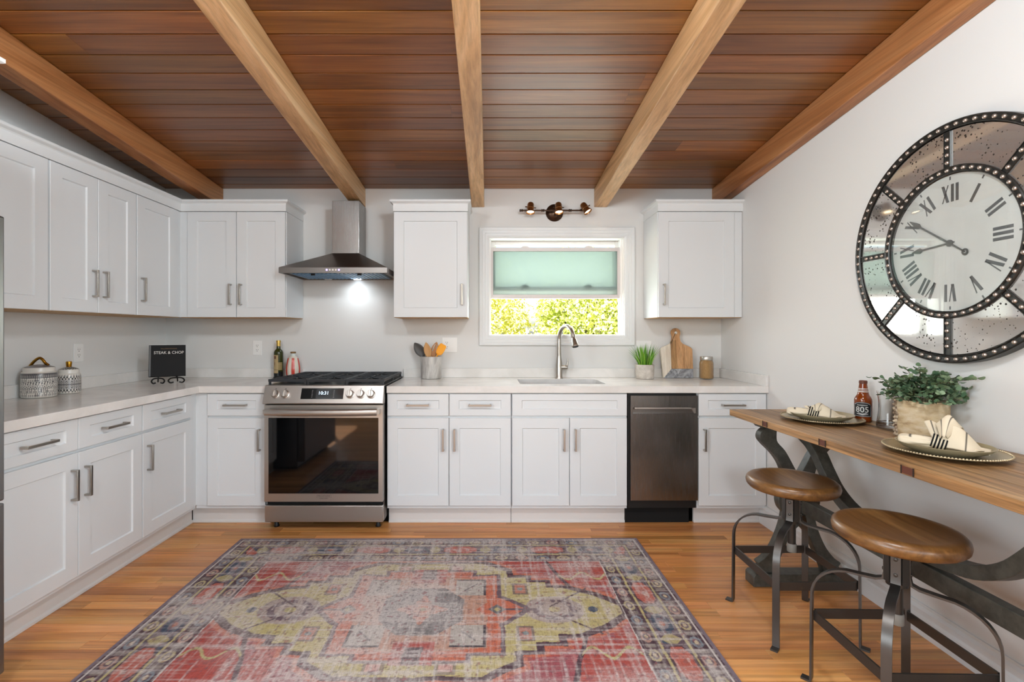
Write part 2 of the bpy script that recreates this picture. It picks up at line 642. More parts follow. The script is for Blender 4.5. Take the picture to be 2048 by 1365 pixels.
# the wall behind the camera, with a window opening added to admit fill daylight
GX0, GX1, GZ0, GZ1 = -1.6, 1.7, 0.35, 2.55
mb = MB()
zt = zc(YR) + 0.05
mb.box(XL - 0.1, GX0, YR - 0.1, YR, 0, zt)
mb.box(GX1, XR + 0.1, YR - 0.1, YR, 0, zt)
mb.box(GX0, GX1, YR - 0.1, YR, 0, GZ0)
mb.box(GX0, GX1, YR - 0.1, YR, GZ1, zt)
structure(mb.build('wall_rear', 'wall_paint', smooth=False), 'off-white wall behind the camera with an added wide window', 'wall')

def plain_window(name, label, fn, a0, a1, z0, z1, mull):  # frames of the unseen windows added to let fill daylight in
    o = MB()
    for (u0, u1, v0, v1) in [(a0, a0 + 0.05, z0, z1), (a1 - 0.05, a1, z0, z1), (a0 + 0.05, a1 - 0.05, z0, z0 + 0.05), (a0 + 0.05, a1 - 0.05, z1 - 0.05, z1)] + [(m_ - 0.025, m_ + 0.025, z0 + 0.05, z1 - 0.05) for m_ in mull]:
        c0, c1 = fn(u0, 0.0), fn(u1, 0.04)
        o.box(min(c0[0], c1[0]), max(c0[0], c1[0]), min(c0[1], c1[1]), max(c0[1], c1[1]), v0, v1)
    structure(o.build(name, 'trim_white', smooth=False), label, 'window')
plain_window('added_window_2', 'wide white window frame added in the wall behind the camera', lambda u, d: (u, YR - 0.005 - d), GX0, GX1, GZ0, GZ1, (-0.5, 0.6))
plain_window('added_window_3', 'white window frame added in the clock wall behind the camera', lambda u, d: (XR + 0.005 + d, u), -2.25, -0.25, 0.6, 2.3, (-1.25,))
plain_window('added_window_4', 'white window frame added in the left wall behind the camera', lambda u, d: (XL - 0.005 - d, u), -2.15, -0.15, 0.6, 2.3, (-1.15,))

# floor: oak strips along X, one object each where the photograph shows them
fl = MB().box(XL, XR, YR, YB, -0.06, -0.012)
floor = structure(fl.build('floor', 'joint_dark', smooth=False), 'honey-brown oak strip floor', 'floor')
def strip(mb, x0, x1, y0, y1, zt, zb, ch):
    g = 0.0004
    x0 += g; x1 -= g; y0 += g; y1 -= g
    b = [(x0, y0), (x1, y0), (x1, y1), (x0, y1)]
    c = [(x0 + ch, y0 + ch), (x1 - ch, y0 + ch), (x1 - ch, y1 - ch), (x0 + ch, y1 - ch)]
    mb.add([(x, y, zb) for x, y in b] + [(x, y, zt - ch * 0.6) for x, y in b] + [(x, y, zt) for x, y in c],
           [(0, 1, 5, 4), (1, 2, 6, 5), (2, 3, 7, 6), (3, 0, 4, 7), (4, 5, 9, 8), (5, 6, 10, 9), (6, 7, 11, 10), (7, 4, 8, 11), (8, 9, 10, 11)])
PW = 0.0572
rest = MB()
rows = int((3.24 - YR) / PW)
n_pl = 0
for r_ in range(rows):
    y1 = 3.243 - r_ * PW
    y0 = y1 - PW
    x = XL + 0.001 - random.uniform(0, 0.5)
    while x < XR:
        L = random.choice((0.45, 0.6, 0.75, 0.95, 1.2)) * random.uniform(0.85, 1.15)
        xa, xb = max(x, XL + 0.001), min(x + L, XR - 0.001)
        x += L
        if xb - xa < 0.03:
            continue
        ti = min(1, max(0, random.gauss(0.55, 0.24)))
        vis = y1 > 1.62 and xb > -2.02
        if vis and n_pl < 298:
            p = MB()
            p.tint = ti
            strip(p, xa, xb, y0, y1, 0.0, -0.012, 0.0011)
            p.build('plank', 'floor_wood', floor, smooth=False, fix=False)
            n_pl += 1
        else:
            rest.tint = ti
            strip(rest, xa, xb, y0, y1, 0.0, -0.012, 0.0011)
o = rest.build('planks', 'floor_wood', floor, smooth=False, fix=False)
o['kind'] = 'stuff'

# ceiling: stained tongue-and-groove boards along X on the slope
cl = MB()
cl.prism([(YR - 0.1, zc(YR - 0.1) + 0.022), (YB + 0.14, zc(YB + 0.14) + 0.022), (YB + 0.14, zc(YB) + 0.2), (YR - 0.1, zc(YR) + 0.2)], XL - 0.1, XR + 0.1, 'yz')
cl.prism([(YR - 2.8, zc(YR - 2.8) + 0.022), (YR - 0.1, zc(YR - 0.1) + 0.022), (YR - 0.1, zc(YR - 0.1) + 0.2), (YR - 2.8, zc(YR - 2.8) + 0.2)], XL - 1.2, XR + 1.2, 'yz')      # added unseen eave, keeps the sun out of the rear opening
ceiling = structure(cl.build('ceiling', 'joint_dark', smooth=False), 'dark stained board ceiling sloping down to the sink wall', 'ceiling')
BEAMS = [(-2.172, -2.074), (-1.060, -0.962), (-0.133, -0.033), (0.826, 0.926), (1.748, 1.819)]
BW = 0.1329
y = 3.698
edges = [3.784]
while y > YR:
    edges.append(y)
    y -= BW
edges.append(YR)
for i in range(len(edges) - 1):
    ya, yb = edges[i], edges[i + 1]
    cuts = [XL + 0.0005]
    for bx in BEAMS[:4]:
        if random.random() < 0.6:
            cuts.append((bx[0] + bx[1]) / 2)
    if random.random() < 0.25:
        cuts.append(random.uniform(-2.0, 1.6))
    cuts = sorted(cuts) + [XR - 0.0005]
    for a, b in zip(cuts, cuts[1:]):
        if b - a < 0.05:
            continue
        p = MB()
        p.tint = min(1, max(0, random.gauss(0.5, 0.25)))
        g, ch = 0.0030, 0.0015
        y0, y1 = yb + g, ya - g
        if ya - yb < 0.03:
            ch = 0.001
        prof = [(y0, zc(y0) + 0.021), (y0, zc(y0) + ch), (y0 + ch, zc(y0 + ch)), (y1 - ch, zc(y1 - ch)), (y1, zc(y1) + ch), (y1, zc(y1) + 0.021)]
        p.prism(prof, a + 0.0004, b - 0.0004, 'yz')
        p.build('board', 'ceiling_wood', ceiling, smooth=False)
BL = ['exposed ceiling beam nearest the long left cabinet run', 'exposed ceiling beam ending above the range hood',
      'exposed ceiling beam in the middle, between range hood and window light', 'exposed ceiling beam just right of the window spotlight bar',
      'dark exposed ceiling beam running along the clock wall']
for i, (a, b) in enumerate(BEAMS):
    p = MB()
    yf = YB - 0.001
    hb = 0.145
    p.prism([(YR + 0.002, zc(YR) - 0.001), (yf, zc(yf) - 0.001), (yf, zc(yf) - hb), (YR + 0.002, zc(YR) - hb)], a, b, 'yz')
    tag(p.build('ceiling_beam', 'beam_wood_dark' if i in (0, 4) else 'beam_wood', bevel=0.004), BL[i], 'beam', 'exposed ceiling beams')  # leftmost beam takes the dark wood: browner, with its shade put into the colour

# two fill lamps added above the camera, unseen, to light the kitchen from above
for lx, which, pw in ((-1.15, 'left', 46), (0.50, 'right', 76)):
    ly = 0.75
    cl_ = thing('added_fill_lamp', 'added white ceiling fill lamp above the camera, %s of the two' % which, 'lamp', (lx, ly, zc(ly) - 0.001), 0, 'added ceiling fill lamps')
    MB().lathe([(0.16, -0.005), (0.16, -0.028), (0.145, -0.030), (0.0001, -0.030)], 32).build('mount', 'trim_white', cl_)
    MB().lathe([(0.145, -0.0305), (0.138, -0.060), (0.11, -0.085), (0.06, -0.098), (0.0001, -0.102)], 32).build('glass_shade', 'fill_lamp_glow', cl_)
    lamp('added_fill_light', 'POINT', (lx, ly, zc(ly) - 0.24), (0, 0, 0), pw, (0.84, 0.93, 1.0), shadow_soft_size=0.12)

# baseboard along the clock wall
BP = [(0, 0), (0.016, 0), (0.016, 0.075), (0.012, 0.085), (0.012, 0.105), (0.006, 0.118), (0.006, 0.13), (0, 0.13)]
mb = MB().sweep([(XR - 0.0005, 3.225), (XR - 0.0005, YR + 0.002)], BP, lambda a, b, h: (a, b, h))
structure(mb.build('baseboard_right', 'trim_white', smooth=False), 'white stepped baseboard under the clock wall', 'baseboard')

# ------------------------------------------------------------------ sink window
win = thing('window_1', 'white single-hung window above the sink with raised frosted sash', 'window', (WX0, YB, WZ0))
win['kind'] = 'structure'
ww, wh = WX1 - WX0, WZ1 - WZ0
CP = [(-0.004, 0), (-0.004, 0.012), (0.008, 0.016), (0.024, 0.016), (0.028, 0.021), (0.046, 0.021), (0.05, 0.026), (0.068, 0.026), (0.073, 0.022), (0.073, 0)]
mb = MB().sweep([(0, 0), (0, wh), (ww, wh), (ww, 0)], [(-a, h) for a, h in CP], lambda a, b, h: (a, -0.0005 - h, b), closed=True)
mb.build('casing', 'trim_white', win, smooth=False)
mb = MB()
mb.box(0, 0.012, 0.0, 0.139, 0.012, wh - 0.012)
mb.box(ww - 0.012, ww, 0.0, 0.139, 0.012, wh - 0.012)
mb.box(0, ww, 0.0, 0.139, wh - 0.012, wh)
mb.box(0, ww, 0.0, 0.139, 0, 0.012)
mb.box(ww - 0.026, ww - 0.0122, 0.03, 0.05, 0.012, wh - 0.012)
mb.box(ww - 0.026, ww - 0.0122, 0.085, 0.1, 0.012, wh - 0.012)
mb.box(0.0122, 0.02, 0.03, 0.05, 0.012, wh - 0.012)
mb.build('jamb', 'vinyl_bright', win, smooth=False)
def sash(parent, name, x0, x1, z0, z1, y0, y1, fw, glass, mt):
    mb = MB()
    mb.box(x0, x0 + fw, y0, y1, z0, z1)
    mb.box(x1 - fw, x1, y0, y1, z0, z1)
    mb.box(x0 + fw, x1 - fw, y0, y1, z0, z0 + fw)
    mb.box(x0 + fw, x1 - fw, y0, y1, z1 - fw, z1)
    s = mb.build(name, mt, parent, bevel=0.002)
    ym = (y0 + y1) / 2
    MB().box(x0 + fw - 0.004, x1 - fw + 0.004, ym - 0.002, ym + 0.002, z0 + fw - 0.004, z1 - fw + 0.004).build('pane', glass, s, smooth=False)
    return s
low = sash(win, 'raised_sash', 0.006, ww - 0.014, 0.297, 0.703, 0.045, 0.075, 0.031, 'frosted_pane', 'vinyl')
up = sash(win, 'fixed_sash', 0.02, ww - 0.02, 0.362, wh - 0.013, 0.095, 0.122, 0.034, 'clear_pane', 'vinyl')
for par, zz, yy in ((low, 0.7035, 0.06), (up, 0.3965, 0.085)):
    for lx in (0.29, 0.795):
        MB().prism([(lx - 0.034, zz)] + [(lx + 0.03 * math.cos(R(a)), zz + 0.014 * math.sin(R(a))) for a in range(170, 0, -20)] + [(lx + 0.034, zz)], yy - 0.008, yy + 0.008, 'xz').build('latch', 'vinyl', par)

# garden outside
MB().box(-6, 8, YB + 0.2, 14, -0.05, 0.0).build('ground_outside', 'ground_outside', smooth=False)
structure(bpy.data.objects['ground_outside'], 'sunlit garden ground outside the sink window', 'ground')
def hedge(name, label, x0, x1, y0, y1, h, n, material, seed):
    rnd = random.Random(seed)
    root = thing(name, label, 'shrub', ((x0 + x1) / 2, (y0 + y1) / 2, 0), 0, 'shrubs outside the window')
    w2, d2 = (x1 - x0) / 2, (y1 - y0) / 2
    vs, fs = [], []
    for i in range(n):
        th = rnd.uniform(0, 2 * PI)
        u = rnd.uniform(-1, 1)
        rr = rnd.uniform(0.72, 1.04)
        cx = w2 * rr * math.sqrt(max(0, 1 - u * u * 0.75)) * math.cos(th)
        cy = d2 * rr * math.sqrt(max(0, 1 - u * u * 0.75)) * math.sin(th)
        cz = h * (0.52 + 0.48 * u * rr) + 0.03
        sz = rnd.uniform(0.013, 0.032)
        a = Vector((rnd.uniform(-1, 1), rnd.uniform(-1, 1), rnd.uniform(-1, 1))).normalized()
        b = a.cross(Vector((rnd.uniform(-1, 1), rnd.uniform(-1, 1), rnd.uniform(-1, 1)))).normalized()
        c = Vector((cx, cy, cz))
        o = len(vs)
        vs += [c - a * sz * 1.5, c + b * sz * 0.7, c + a * sz * 1.5, c - b * sz * 0.7]
        fs.append((o, o + 1, o + 2, o + 3))
    f = MB().add(vs, fs)
    ob = f.build('foliage', material, root, smooth=False, fix=False)
    ob['kind'] = 'stuff'
    st = MB()
    for i in range(7):
        a = rnd.uniform(0, 2 * PI)
        st.tube([(0.05 * math.cos(a), 0.05 * math.sin(a), 0), (0.3 * w2 * math.cos(a), 0.4 * d2 * math.sin(a), h * 0.5), (0.7 * w2 * math.cos(a), 0.6 * d2 * math.sin(a), h * 0.85)], [0.025, 0.015, 0.006], 6)
    st.build('branches', 'stem_green', root)
hedge('garden_shrub', 'yellow-green sunlit shrub outside the window, at its left side', -1.8, 0.56, 6.2, 7.6, 2.5, 15000, 'hedge_leaf', 1)
hedge('garden_shrub', 'bright leafy shrub outside the window, behind the faucet', 0.66, 1.94, 6.0, 7.2, 2.35, 13000, 'hedge_leaf_dark', 2)
hedge('garden_shrub', 'yellow-green shrub outside the window, at its right side', 2.04, 4.4, 6.2, 7.8, 2.55, 13000, 'hedge_leaf', 3)
hedge('garden_shrub', 'broad pale hedge farther back outside the window, filling the gaps', -2.4, 5.2, 8.3, 9.8, 2.7, 16000, 'hedge_leaf', 4)

# ------------------------------------------------------------------ cabinets (local frame: x along the run, y into the wall, z up; y = 0 is the box front)
DT = 0.019
def shaker(mb, x0, x1, z0, z1, sx, sz, rec=0.008):
    g = 0.0012
    x0 += g; x1 -= g; z0 += g; z1 -= g
    yf, yb, yr = -DT, -0.0008, -DT + rec
    e = 0.004
    def ring(a, y):
        return [(x0 + a[0], y, z0 + a[1]), (x1 - a[0], y, z0 + a[1]), (x1 - a[0], y, z1 - a[1]), (x0 + a[0], y, z1 - a[1])]
    c = 0.0015
    rings = [ring((0, 0), yb), ring((0, 0), yf + c), ring((c, c), yf), ring((sx, sz), yf), ring((sx + e, sz + e), yr)]
    vs = [p for r_ in rings for p in r_]
    fs = [(3, 2, 1, 0)]
    for k in range(len(rings) - 1):
        for i in range(4):
            j = (i + 1) % 4
            fs.append((k * 4 + i, k * 4 + j, k * 4 + 4 + j, k * 4 + 4 + i))
    q = (len(rings) - 1) * 4
    fs.append((q, q + 1, q + 2, q + 3))
    mb.add(vs, fs)
    return mb
def pull(parent, cx, cz, length, vertical):
    mb = MB()
    h = length / 2
    y0, y1 = -DT - 0.034, -DT - 0.026
    if vertical:
        mb.box(cx - 0.006, cx + 0.006, y0, y1, cz - h, cz + h)
        for s in (-1, 1):
            a, b = sorted((cz + s * h, cz + s * (h - 0.009)))
            mb.box(cx - 0.006, cx + 0.006, y1, -DT + 0.0005, a, b)
    else:
        mb.box(cx - h, cx + h, y0, y1, cz - 0.006, cz + 0.006)
        for s in (-1, 1):
            a, b = sorted((cx + s * h, cx + s * (h - 0.009)))
            mb.box(a, b, y1, -DT + 0.0005, cz - 0.006, cz + 0.006)
    mb.build('handle', 'nickel', parent, bevel=0.0012)
def door(parent, x0, x1, z0, z1, hs, hz, hl=0.142, sx=0.066):
    d = shaker(MB(), x0, x1, z0, z1, sx, 0.066).build('door', 'cabinet_white', parent, smooth=False)
    if hs:
        hx = x0 + 0.036 if hs == 'L' else x1 - 0.036
        pull(d, hx, hz, hl, True)
    return d
def drawer(parent, x0, x1, z0, z1, handle=True):
    d = shaker(MB(), x0, x1, z0, z1, 0.062, 0.042).build('drawer_front', 'cabinet_white', parent, smooth=False)
    if handle:
        pull(d, (x0 + x1) / 2, (z0 + z1) / 2, 0.147, False)
    return d
ZB0, ZB1, ZD = 0.112, 0.872, (0.722, 0.867)
def base_cabinet(label, loc, rot, width, doors, drawers, fillers=(), depth=0.597, toe_ext=(0, 0), hollow=False):
    c = thing('base_cabinet', label, 'cabinet', loc, rot, 'white base cabinets')
    if hollow:      # a sink base is open inside
        mb = MB().box(0.0005, 0.018, 0, depth, ZB0, ZB1).box(width - 0.018, width - 0.0005, 0, depth, ZB0, ZB1)
        mb.box(0.018, width - 0.018, 0, depth, ZB0, ZB0 + 0.018).box(0.018, width - 0.018, 0, 0.018, ZB0 + 0.018, ZB1)
    else:
        mb = MB().box(0.0005, width - 0.0005, 0, depth, ZB0, ZB1)
    mb.build('body', 'cabinet_white', c, bevel=0.001, smooth=False)
    mb = MB().box(0.0005 - toe_ext[0], width - 0.0005 + toe_ext[1], 0.053, 0.068, 0.001, ZB0 - 0.0005)
    mb.build('toe_kick', 'toe_white', c, smooth=False)
    MB().prism([(0.053, 0.001), (0.044, 0.001), (0.045, 0.012), (0.053, 0.019)], 0.0005 - toe_ext[0], width - 0.0005 + toe_ext[1], 'yz').build('shoe_strip', 'toe_white', c, smooth=False)
    for (a, b, hs) in doors:
        door(c, a, b, 0.134, 0.709, hs, 0.567)
    for (a, b, hd) in drawers:
        drawer(c, a, b, ZD[0], ZD[1], hd)
    for (a, b) in fillers:
        MB().box(a, b, -0.006, -0.0005, 0.134, ZD[1]).build('filler', 'cabinet_white', c, smooth=False)
    return c
# left run (front faces +X): local x -> world Y
LX = -1.922
base_cabinet('white double-door base cabinet with two drawers, nearest the fridge', (LX, 1.828, 0), PI / 2, 0.832, [(0.002, 0.415, 'R'), (0.417, 0.829, 'L')], [(0.002, 0.415, True), (0.417, 0.829, True)], toe_ext=(0.09, 0))
base_cabinet('white single-door base cabinet on the left run, beside the inside corner', (LX, 2.660, 0), PI / 2, 0.513, [(0.003, 0.445, 'L')], [(0.003, 0.445, True)], [(0.447, 0.512)], toe_ext=(0, 0.047))
# back run (front faces -Y)
BY = 3.175
base_cabinet('white narrow base cabinet between the corner and the range', (-1.9205, BY, 0), 0, 0.468, [(0.083, 0.465, 'R')], [(0.083, 0.465, True)], [(0.0005, 0.081)], toe_ext=(0.0535, 0))
base_cabinet('white double-door base cabinet with two drawers, right of the range', (-0.665, BY, 0), 0, 0.814, [(0.003, 0.406, 'R'), (0.408, 0.811, 'L')], [(0.003, 0.406, True), (0.408, 0.811, True)])
base_cabinet('white double-door sink cabinet with one wide false drawer front', (0.151, BY, 0), 0, 0.757, [(0.003, 0.377, 'R'), (0.379, 0.754, 'L')], [(0.003, 0.754, False)], hollow=True)
base_cabinet('white single-door base cabinet between dishwasher and clock wall', (1.367, BY, 0), 0, 0.450, [(0.003, 0.447, 'L')], [(0.003, 0.447, True)])

ZU0, ZU1 = 1.374, 2.134
def upper_cabinet(label, loc, rot, width, doors, fillers=(), depth=0.308, z0=ZU0, z1=ZU1, crown=None):
    c = thing('wall_cabinet', label, 'cabinet', loc, rot, 'white wall cabinets')
    MB().box(0.0005, width - 0.0005, 0, depth, z0 + 0.004, z1).build('body', 'cabinet_white', c, bevel=0.001, smooth=False)
    MB().box(0.004, width - 0.004, 0.004, depth - 0.003, z0, z0 + 0.0038).build('underside', 'plywood_edge', c, smooth=False)
    for (a, b, hs) in doors:
        door(c, a, b, z0 + 0.002, z1 - 0.002, hs, z0 + 0.165, 0.150, 0.07)
    for (a, b) in fillers:
        MB().box(a, b, -0.008, -0.0005, z0 + 0.004, z1 - 0.002).build('filler', 'cabinet_white', c, smooth=False)
    if crown:
        MB().sweep(crown, CR, lambda a, b, h: (a, b, h)).build('crown', 'trim_white', c, smooth=False)
    return c
CR = [(-0.018, ZU1 + 0.001), (0.001, ZU1 + 0.001), (0.001, ZU1 + 0.052), (0.006, ZU1 + 0.058), (0.018, ZU1 + 0.064), (0.022, ZU1 + 0.067), (0.022, ZU1 + 0.08), (-0.018, ZU1 + 0.08)]
UX = -2.2165           # box front of the left wall cabinets
UY = 3.474
upper_cabinet('white double wall cabinet nearest the fridge', (UX, 1.705, 0), PI / 2, 0.712, [(0.002, 0.355, 'R'), (0.357, 0.709, 'L')])
upper_cabinet('white double-door wall cabinet in the middle of the left run', (UX, 2.420, 0), PI / 2, 0.600, [(0.003, 0.301, 'R'), (0.303, 0.597, 'L')])
upper_cabinet('white single-door wall cabinet on the left run next to the corner', (UX, 3.022, 0), PI / 2, 0.450, [(0.003, 0.385, 'L')], [(0.387, 0.449)])
upper_cabinet('white double-door wall cabinet between corner and range hood', (-2.2155, UY, 0), 0, 0.766, [(0.062, 0.412, 'R'), (0.414, 0.763, 'L')], [(0.0005, 0.060)])
upper_cabinet('white single-door wall cabinet between range hood and window', (-0.681, UY, 0), 0, 0.532, [(0.003, 0.529, 'R')],
              crown=[(0.0, 0.308), (0.0, -DT), (0.532, -DT), (0.532, 0.308)])
upper_cabinet('white single-door wall cabinet right of the window', (1.212, UY, 0), 0, 0.606, [(0.003, 0.545, 'L')], [(0.547, 0.604)],
              crown=[(0.0, 0.308), (0.0, -DT), (0.607, -DT)])
# one crown runs over the whole left run and round the corner
mb = MB().sweep([(UX + DT, 1.712), (UX + DT, UY - DT), (-1.4485, UY - DT), (-1.4485, YB - 0.001)], CR, lambda a, b, h: (a, b, h))
tag(mb.build('crown_moulding', 'trim_white', smooth=False), 'long white crown moulding over the left and corner wall cabinets', 'moulding')
# deep cabinet over the fridge, only its crown corner is in the frame
upper_cabinet('deep white cabinet above the fridge at the left frame edge', (-1.72, 0.78, 0), PI / 2, 0.88, [(0.003, 0.439, 'R'), (0.441, 0.877, 'L')], depth=0.795, z0=1.75,
              crown=[(0.0, -DT), (0.88, -DT), (0.88, 0.45)])

# ------------------------------------------------------------------ worktops
ZC0, ZC1, ZS = 0.8735, 0.918, 0.988
wt = thing('worktop', 'pale quartz worktop of the left run, wrapping the corner to the range', 'worktop', (XL, YB, 0))
xe = -1.878 - XL
yf = 3.138 - YB
mb = MB().prism([(0.001, 1.735 - YB), (xe, 1.735 - YB), (xe, yf), (-1.440 - XL, yf), (-1.440 - XL, -0.001), (0.001, -0.001)], ZC0, ZC1)
mb.build('slab', 'quartz', wt, bevel=0.002)
MB().box(0.001, 0.02, 1.735 - YB, -0.021, ZC1 + 0.0002, ZS).build('upstand', 'quartz', wt, bevel=0.0015)
MB().box(0.001, -1.440 - XL, -0.020, -0.001, ZC1 + 0.0002, ZS).build('upstand', 'quartz', wt, bevel=0.0015)
SX0, SX1, SY0, SY1 = 0.215, 0.800, 3.275, 3.635
wt = thing('worktop', 'pale quartz worktop with the undermount sink, right of the range', 'worktop', (-0.662, YB, 0))
def slab_with_hole(x0, x1, y0, y1, hx0, hx1, hy0, hy1, z0, z1, rad=0.03):
    hole = arc(hx1 - rad, hy1 - rad, rad, 0, 90, 6) + arc(hx0 + rad, hy1 - rad, rad, 90, 180, 6) + arc(hx0 + rad, hy0 + rad, rad, 180, 270, 6) + arc(hx1 - rad, hy0 + rad, rad, 270, 360, 6)
    n = len(hole)
    outer = []
    for (a, b) in hole:      # project on the outer rectangle so that the ring stays quads
        fx = (a - hx0) / (hx1 - hx0)
        fy = (b - hy0) / (hy1 - hy0)
        outer.append((a, b, fx, fy))
    out2 = []
    q = n // 4
    corners = [(x1, y1), (x0, y1), (x0, y0), (x1, y0)]
    for i in range(n):
        k = i // q
        out2.append(corners[k])
    vs, fs = [], []
    bm = bmesh.new()
    for z in (z0, z1):
        ov = [bm.verts.new((cx, cy, z)) for cx, cy in corners]
        hv = [bm.verts.new((a, b, z)) for a, b in hole]
        for k in range(4):
            seg = hv[k * q:(k + 1) * q]
            for i in range(len(seg) - 1):
                bm.faces.new((ov[k], seg[i], seg[i + 1]))
            k2 = (k + 1) % 4
            bm.faces.new((ov[k], seg[-1], hv[(k2 * q) % n], ov[k2]))
    bm.verts.ensure_lookup_table()
    m_ = 4 + n
    for i in range(4):
        j = (i + 1) % 4
        bm.faces.new((bm.verts[i], bm.verts[j], bm.verts[m_ + j], bm.verts[m_ + i]))
    for i in range(n):
        j = (i + 1) % n
        bm.faces.new((bm.verts[4 + i], bm.verts[4 + j], bm.verts[m_ + 4 + j], bm.verts[m_ + 4 + i]))
    bm.verts.index_update()
    r_ = MB().add([v.co[:] for v in bm.verts], [tuple(v.index for v in f.verts) for f in bm.faces])
    bm.free()
    return r_
ox = -0.662
slab_with_hole(0.0, XR - 0.001 - ox, 3.138 - YB, -0.001, SX0 - ox, SX1 - ox, SY0 - YB, SY1 - YB, ZC0, ZC1).build('slab', 'quartz', wt, bevel=0.0015)
MB().box(0.0, XR - 0.021 - ox, -0.020, -0.001, ZC1 + 0.0002, ZS).build('upstand', 'quartz', wt, bevel=0.0015)
MB().box(XR - 0.020 - ox, XR - 0.001 - ox, 3.138 - YB, -0.001, ZC1 + 0.0002, ZS).build('upstand', 'quartz', wt, bevel=0.0015)

# sink basin
sk = thing('sink', 'stainless undermount sink basin sunk in the quartz worktop', 'sink', ((SX0 + SX1) / 2, (SY0 + SY1) / 2, ZC0 - 0.21))
def rrect(hx, hy, rad, n=6):
    return arc(hx - rad, hy - rad, rad, 0, 90, n) + arc(-hx + rad, hy - rad, rad, 90, 180, n) + arc(-hx + rad, -hy + rad, rad, 180, 270, n) + arc(hx - rad, -hy + rad, rad, 270, 360, n)
hx, hy = (SX1 - SX0) / 2, (SY1 - SY0) / 2
rings = [(hx + 0.025, hy + 0.025, 0.05, 0.209), (hx + 0.004, hy + 0.004, 0.034, 0.209), (hx + 0.002, hy + 0.002, 0.032, 0.02), (hx - 0.02, hy - 0.02, 0.03, 0.006), (0.03, 0.03, 0.029, 0.002)]
vs, fs = [], []
for (a, b, rd, z) in rings:
    vs += [(p[0], p[1], z) for p in rrect(a, b, rd)]
n = len(rrect(1, 1, 0.1))
for k in range(len(rings) - 1):
    for i in range(n):
        j = (i + 1) % n
        fs.append((k * n + i, k * n + j, (k + 1) * n + j, (k + 1) * n + i))
fs.append(tuple(range((len(rings) - 1) * n, len(rings) * n)))
MB().add(vs, fs).build('basin', 'sink_steel', sk)
MB().lathe([(0.0001, 0.004), (0.036, 0.004), (0.042, 0.0025), (0.042, 0.0)], 24).build('drain', 'chrome', sk)

# faucet
fc = thing('faucet', 'brushed gooseneck pull-down faucet behind the sink', 'faucet', (0.540, 3.700, ZC1))
MB().lathe([(0.031, 0.0), (0.031, 0.004), (0.026, 0.012), (0.0245, 0.09), (0.0215, 0.13), (0.017, 0.17)], 24).build('base', 'nickel', fc)
gx, gy = 0.40, -0.917         # direction of the spout in plan
pts = [(0, 0, 0.165), (0, 0, 0.24), (0, 0, 0.30)]
for a in range(0, 166, 11):
    d = 0.098 * (1 - math.cos(R(a)))
    pts.append((gx * d, gy * d, 0.30 + 0.098 * math.sin(R(a))))
MB().tube(pts, [0.017, 0.0155] + [0.0145] * (len(pts) - 2), 14).build('spout', 'nickel', fc)
p = Vector(pts[-1]); d = (p - Vector(pts[-2])).normalized()
sp = MB().tube([p + d * s for s in (-0.012, 0.012, 0.014, 0.02, 0.028, 0.06, 0.078, 0.080, 0.084)], [0.0165, 0.0165, 0.0135, 0.0135, 0.017, 0.0215, 0.027, 0.027, 0.024], 16)
sp.build('spray_head', 'nickel', fc)
MB().tube([p + d * 0.0845, p + d * 0.087], 0.021, 16).build('nozzle', 'black_plastic', fc)
hd = MB().tube([(0.018, -0.004, 0.084), (0.058, -0.012, 0.084), (0.064, -0.013, 0.084)], [0.017, 0.0165, 0.013], 14).build('handle', 'nickel', fc)
MB().tube([(0.056, -0.012, 0.088), (0.062, -0.013, 0.115), (0.066, -0.013, 0.15)], [0.008, 0.0065, 0.0055], 10).build('lever', 'nickel', hd)

# ------------------------------------------------------------------ range
RX0, RX1 = -1.4345, -0.6705
rg = thing('range', 'stainless gas range with five front knobs and black oven window', 'range', ((RX0 + RX1) / 2, 3.13, 0))
hw = (RX1 - RX0) / 2
MB().box(-hw + 0.004, hw - 0.004, 0.0, 0.62, 0.05, 0.9).build('body', 'stainless_dark', rg, bevel=0.002)
MB().box(-hw, hw, -0.02, 0.645, 0.9005, 0.928).build('cooktop', 'black_enamel', rg, bevel=0.004)
pn = MB().prism([(0.0, 0.812), (-0.062, 0.812), (-0.066, 0.818), (-0.024, 0.926), (-0.018, 0.9285), (0.0, 0.9285)], -hw, hw, 'yz').build('control_panel', 'stainless', rg, bevel=0.002)
# panel plane: from (-0.066,0.818) to (-0.024,0.926)
PA = Vector((0, -0.066, 0.818)); PB = Vector((0, -0.024, 0.926))
pz = (PB - PA).normalized(); pnorm = Vector((0, -pz.z, pz.y))
def on_panel(x, s, out=0.0):
    return Vector((x, 0, 0)) + PA + pz * s + pnorm * out
PM = Matrix(((1, 0, pnorm.x, 0), (0, pz.y, pnorm.y, 0), (0, pz.z, pnorm.z, 0), (0, 0, 0, 1)))
def panel_mat(x, s, out):
    return Matrix.Translation(on_panel(x, s, out)) @ PM
sc = MB().box(-0.135, 0.135, -0.035, 0.035, 0.0, 0.0015).xform(panel_mat(-0.008, 0.062, 0.0002)).build('display_panel', 'screen', pn, smooth=False)
MB().box(-0.047, 0.047, -0.026, 0.026, 0.0016, 0.0022).xform(panel_mat(0.0, 0.062, 0.0002)).build('clock_screen', 'display_on', pn, smooth=False)
vs, fs = text_geo('10:31', 0.03, 0.0003, 1.05)
MB().add(vs, fs).xform(panel_mat(0.0, 0.065, 0.003)).build('clock_digits', 'digits', pn, smooth=False)
ic = MB()
for sx_ in (-0.072, 0.066):
    for r_ in range(6):
        ic.box(sx_ - 0.004, sx_ + 0.004, -0.025 + r_ * 0.009, -0.022 + r_ * 0.009, 0.0016, 0.0019)
ic.xform(panel_mat(0.0, 0.062, 0.0002)).build('touch_icons', 'icon_print', pn, smooth=False)
